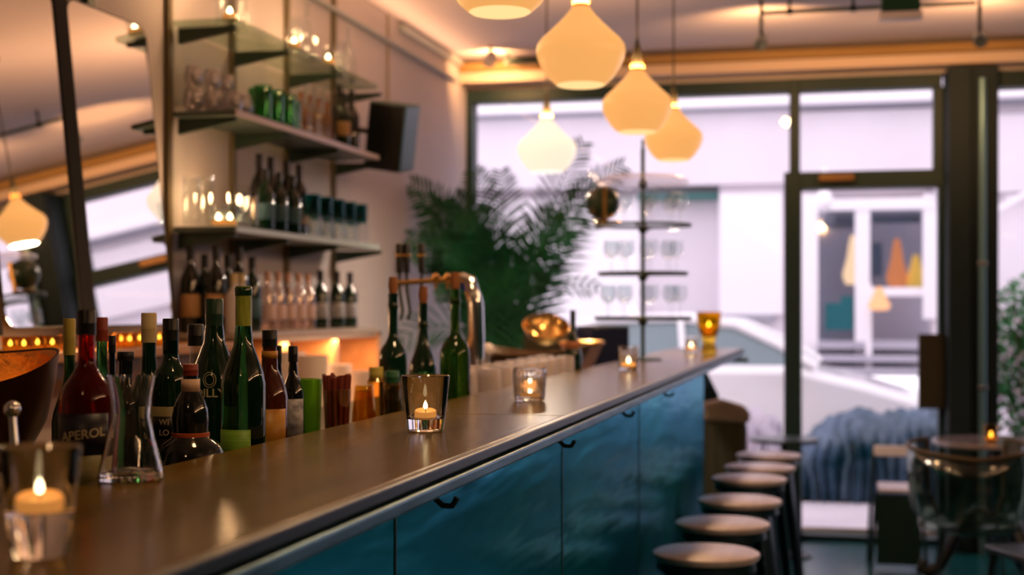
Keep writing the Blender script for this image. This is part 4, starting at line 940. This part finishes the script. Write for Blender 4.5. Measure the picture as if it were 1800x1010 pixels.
# translucent tub chair
cu2, cv2 = UX(1704, 6.95), 6.95
tc_ = empty('tub_chair', (cu2, cv2, 0), label='smoked clear tub chair with brown rim before the round table', cat='chair')
smoke = thin('smoked_acrylic', (.55, .60, .55), .12, .10, .6)
mb = MB(); n = 44; rings = []
for z, r in ((.44, .20), (.47, .25), (.55, .275), (.66, .285), (.76, .285)):
    rings.append([mb.bm.verts.new((r * math.cos(a), r * .9 * math.sin(a), z + (.06 * abs(math.sin(a / 2 + PI / 4)) if z > .7 else 0))) for a in [PI * .72 + (PI * 1.56) * i / n for i in range(n + 1)]])
for a, b in zip(rings, rings[1:]):
    for i in range(n): mb.bm.faces.new((a[i], a[i + 1], b[i + 1], b[i]))
o = mb.build('shell', smoke, tc_); s_ = o.modifiers.new('solid', 'SOLIDIFY'); s_.thickness = .006
rimp = [(.285 * math.cos(a), .285 * .9 * math.sin(a), .76 + .06 * abs(math.sin(a / 2 + PI / 4))) for a in [PI * .72 + (PI * 1.56) * i / n for i in range(n + 1)]]
MB().tube(rimp, .010, 8).tube([rimp[0], (rimp[0][0] * .95, rimp[0][1], .55), (rimp[0][0] * .72, rimp[0][1] * .8, .44)], .010, 8).tube([rimp[-1], (rimp[-1][0] * .95, rimp[-1][1], .55), (rimp[-1][0] * .72, rimp[-1][1] * .8, .44)], .010, 8).build('rim', mat('tan_rim', (.09, .055, .022), .6), tc_)
MB().lathe([(0, .40), (.2, .40), (.235, .42), (.235, .445), (.2, .455), (0, .455)], 32).build('seat', smoke, tc_)
for a in (.8, 2.35, 3.9, 5.5): MB().tube([(.17 * math.cos(a), .17 * math.sin(a), .40), (.24 * math.cos(a), .24 * math.sin(a), 0)], .007, 8).build('leg', black, tc_)
# low metal chair by the door
lu, lv = UX(1578, 8.2), 8.2
lc = empty('metal_chair', (lu, lv, 0), label='dark green metal chair with pale seat by the glass door', cat='chair', rz=.0)
MB().bb(-.11, .13, -.18, .16, .43, .45).build('seat', mat('pale_seat_wood', (.72, .64, .66), .35), lc, bevel=.006)
MB().bb(-.13, .09, .14, .17, .60, .66).build('backrest', mat('pale_rail_wood', (.85, .78, .8), .35), lc, bevel=.008)
for a, b, h_ in ((-.12, -.16, .43), (.12, -.16, .43), (-.13, .155, .62), (.10, .155, .62)): MB().tube([(a, b, h_), (a * 1.25, b * 1.1, 0)], .011, 8).build('leg', frame_m, lc)
MB().bb(-.12, .12, -.165, -.155, .03, .42).build('side_panel', frame_m, lc)
# second chair partly hidden right of it
lc2 = empty('low_stool', (UX(1850, 6.1), 6.1, 0), label='low black stool at the lower right corner beside the table', cat='stool', rz=.4)
MB().bb(-.2, .2, -.2, .2, .43, .46).build('seat', black, lc2, bevel=.01)
for a, b in ((-.17, -.17), (.17, -.17), (-.17, .17), (.17, .17)): MB().tube([(a, b, .43), (a * 1.2, b * 1.2, 0)], .014, 8).build('leg', black, lc2)
# thin round-top table behind the stools
fu, fv = UX(1378, 8.35), 8.35
ft = empty('side_table', (fu, fv, 0), label='thin dark high table behind the last bar stools', cat='table')
zt_ = HY(770, fu, fv)
MB().lathe([(0, zt_), (.20, zt_), (.2, zt_ - .02), (0, zt_ - .02)], 32).build('table_top', mat('dark_top', (.03, .05, .045), .3), ft)
MB().tube([(0, 0, zt_ - .02), (0, 0, 0)], .02, 10).lathe([(0, 0), (.16, 0), (.16, .012), (.03, .02), (0, .02)], 24).build('pedestal', black, ft)

# ------------------------------------------------------------------ ceiling fittings
zt2 = 2.99; va = 7.35
ua, ub2 = UX(1336, va), UX(1716, va)
trk = empty('ceiling_track', ((ua + ub2) / 2, va, CZ), label='thin dark lighting track hung under the ceiling', cat='track')
hw = (ub2 - ua) / 2
MB().tube([(-hw, 0, zt2 - CZ), (hw, 0, zt2 - CZ)], .011, 10).build('rail', mat('track_green', (.05, .09, .08), .5), trk)
for x_ in (-hw * .72, -.12 * hw, .42 * hw): MB().tube([(x_, 0, zt2 - CZ), (x_, 0, -.001)], .008, 8).box((x_, 0, zt2 - CZ), (.03, .03, .03)).build('hanger', steel_dk, trk)
for i, (x, y, w_) in enumerate(((1338, 72, 0), (1722, 66, 1))):
    uu = UX(x, 7.45); z_ = HY(y, uu, 7.45)
    t = empty('ceiling_spotlight', (uu, 7.45, z_), label=['spotlight at the left end of the ceiling track, aimed at the beam', 'spotlight at the right end of the ceiling track'][i], cat='lamp', group='spotlights on the track')
    MB().lathe([(0, .06), (.028, .055), (.034, 0), (.034, -.06), (.03, -.062), (.028, -.05), (0, -.04)], 20, M=Matrix.Rotation(math.radians(-60), 4, 'X')).build('spot_head', mat('grey_spot', (.25, .30, .32), .4), t)
    MB().tube([(0, 0, .02), (0, -.0, CZ - z_)], .01, 8).build('arm', steel_dk, t)
    lamp('spot_light', (0, .09, -.03), 24, (1, .50, .20), .03, t, 'SPOT', (math.radians(90 + 14), 0, 0), math.radians(140))
uu = UX(862, 8.4); t = empty('ceiling_spotlight', (uu, 8.4, HY(102, uu, 8.4)), label='small pale spotlight on the ceiling near the left corner', cat='lamp')
MB().lathe([(0, .05), (.03, .045), (.04, 0), (.04, -.05), (.033, -.05), (0, -.03)], 20, M=Matrix.Rotation(math.radians(-50), 4, 'X')).build('spot_head', mat('pale_spot', (.55, .5, .5), .4), t)
MB().tube([(0, 0, .02), (0, 0, CZ - t.location.z)], .012, 8).build('arm', steel_dk, t)
lamp('spot_light', (0, .07, -.02), 14, (1, .50, .20), .03, t, 'SPOT', (math.radians(100), 0, math.radians(15)), math.radians(165))
uu = UX(1583, 6.9)
ex = empty('exit_sign', (uu, 6.9, CZ), label='dark green box sign with pale underside hanging from the ceiling', cat='sign')
kx = DEP(uu, 6.9) / F; zE = lambda y: HY(y, uu, 6.9) - CZ
MB().bb(-33 * kx, 33 * kx, -.03, .03, zE(20), -.001).build('case', mat('exit_green', (.004, .05, .02), .4), ex, bevel=.003)
MB().bb(-37 * kx, 37 * kx, -.035, .035, zE(35), zE(22)).build('light_strip', mat('pale_diffuser', (.75, .7, .75), .4), ex, bevel=.003)
uu = UX(900, 8.6)
o = tag(MB().bb(-.02, UX(945, 8.6) - UX(893, 8.6), -.03, .03, -.02, .02).tube([(0, 0, 0), (0, 0, .1)], .01).build('curtain_rail', steel_dk, loc=(UX(893, 8.6), 8.6, HY(108, uu, 8.6))), 'short dark rail fixed under the ceiling near the left spotlight', 'rail')
cl = empty('added_cove_strip', (WL + .05, 5.9, 2.93), label='slim light strip added high on the left wall to warm the ceiling', cat='lamp')  # added strip that washes the ceiling and wall with warm light
MB().bb(-.048, -.015, -2.75, 2.75, -.02, 0).build('housing', mat('grey_trunking', (.35, .38, .38), .5), cl, bevel=.003)
l_ = bpy.data.lights.new('added_strip_light', 'AREA'); l_.shape = 'RECTANGLE'; l_.size = .04; l_.size_y = 5.4; l_.energy = 10; l_.color = (1, .50, .24)
o = bpy.data.objects.new('added_strip_light', l_); COL.objects.link(o); o.parent = cl; o.location = (.004, 0, .01); o.rotation_euler = (0, math.radians(180 + 58), 0)
cl2 = empty('added_cove_strip', (WR - .05, 2.0, 2.85), label='unseen light strip added high on the right wall for warm light', cat='lamp')  # second added strip, out of frame, warming the room's ceiling
MB().bb(.015, .048, -3.5, 3.5, -.02, 0).build('housing', mat('grey_trunking', (.35, .38, .38), .5), cl2, bevel=.003)
l_ = bpy.data.lights.new('added_strip_light', 'AREA'); l_.shape = 'RECTANGLE'; l_.size = .04; l_.size_y = 6.8; l_.energy = 45; l_.color = (1, .52, .25)
o = bpy.data.objects.new('added_strip_light', l_); COL.objects.link(o); o.parent = cl2; o.location = (-.004, 0, .01); o.rotation_euler = (0, -math.radians(180 + 60), 0)
# cable trunking along the left wall/ceiling corner
tag(MB().bb(WL + .001, WL + .035, VX(700, WL), WF - .25, CZ - .05, CZ - .015).build('cable_trunking', mat('grey_trunking', (.35, .38, .38), .5)), 'grey cable trunking where the left wall meets the ceiling', 'trunking')
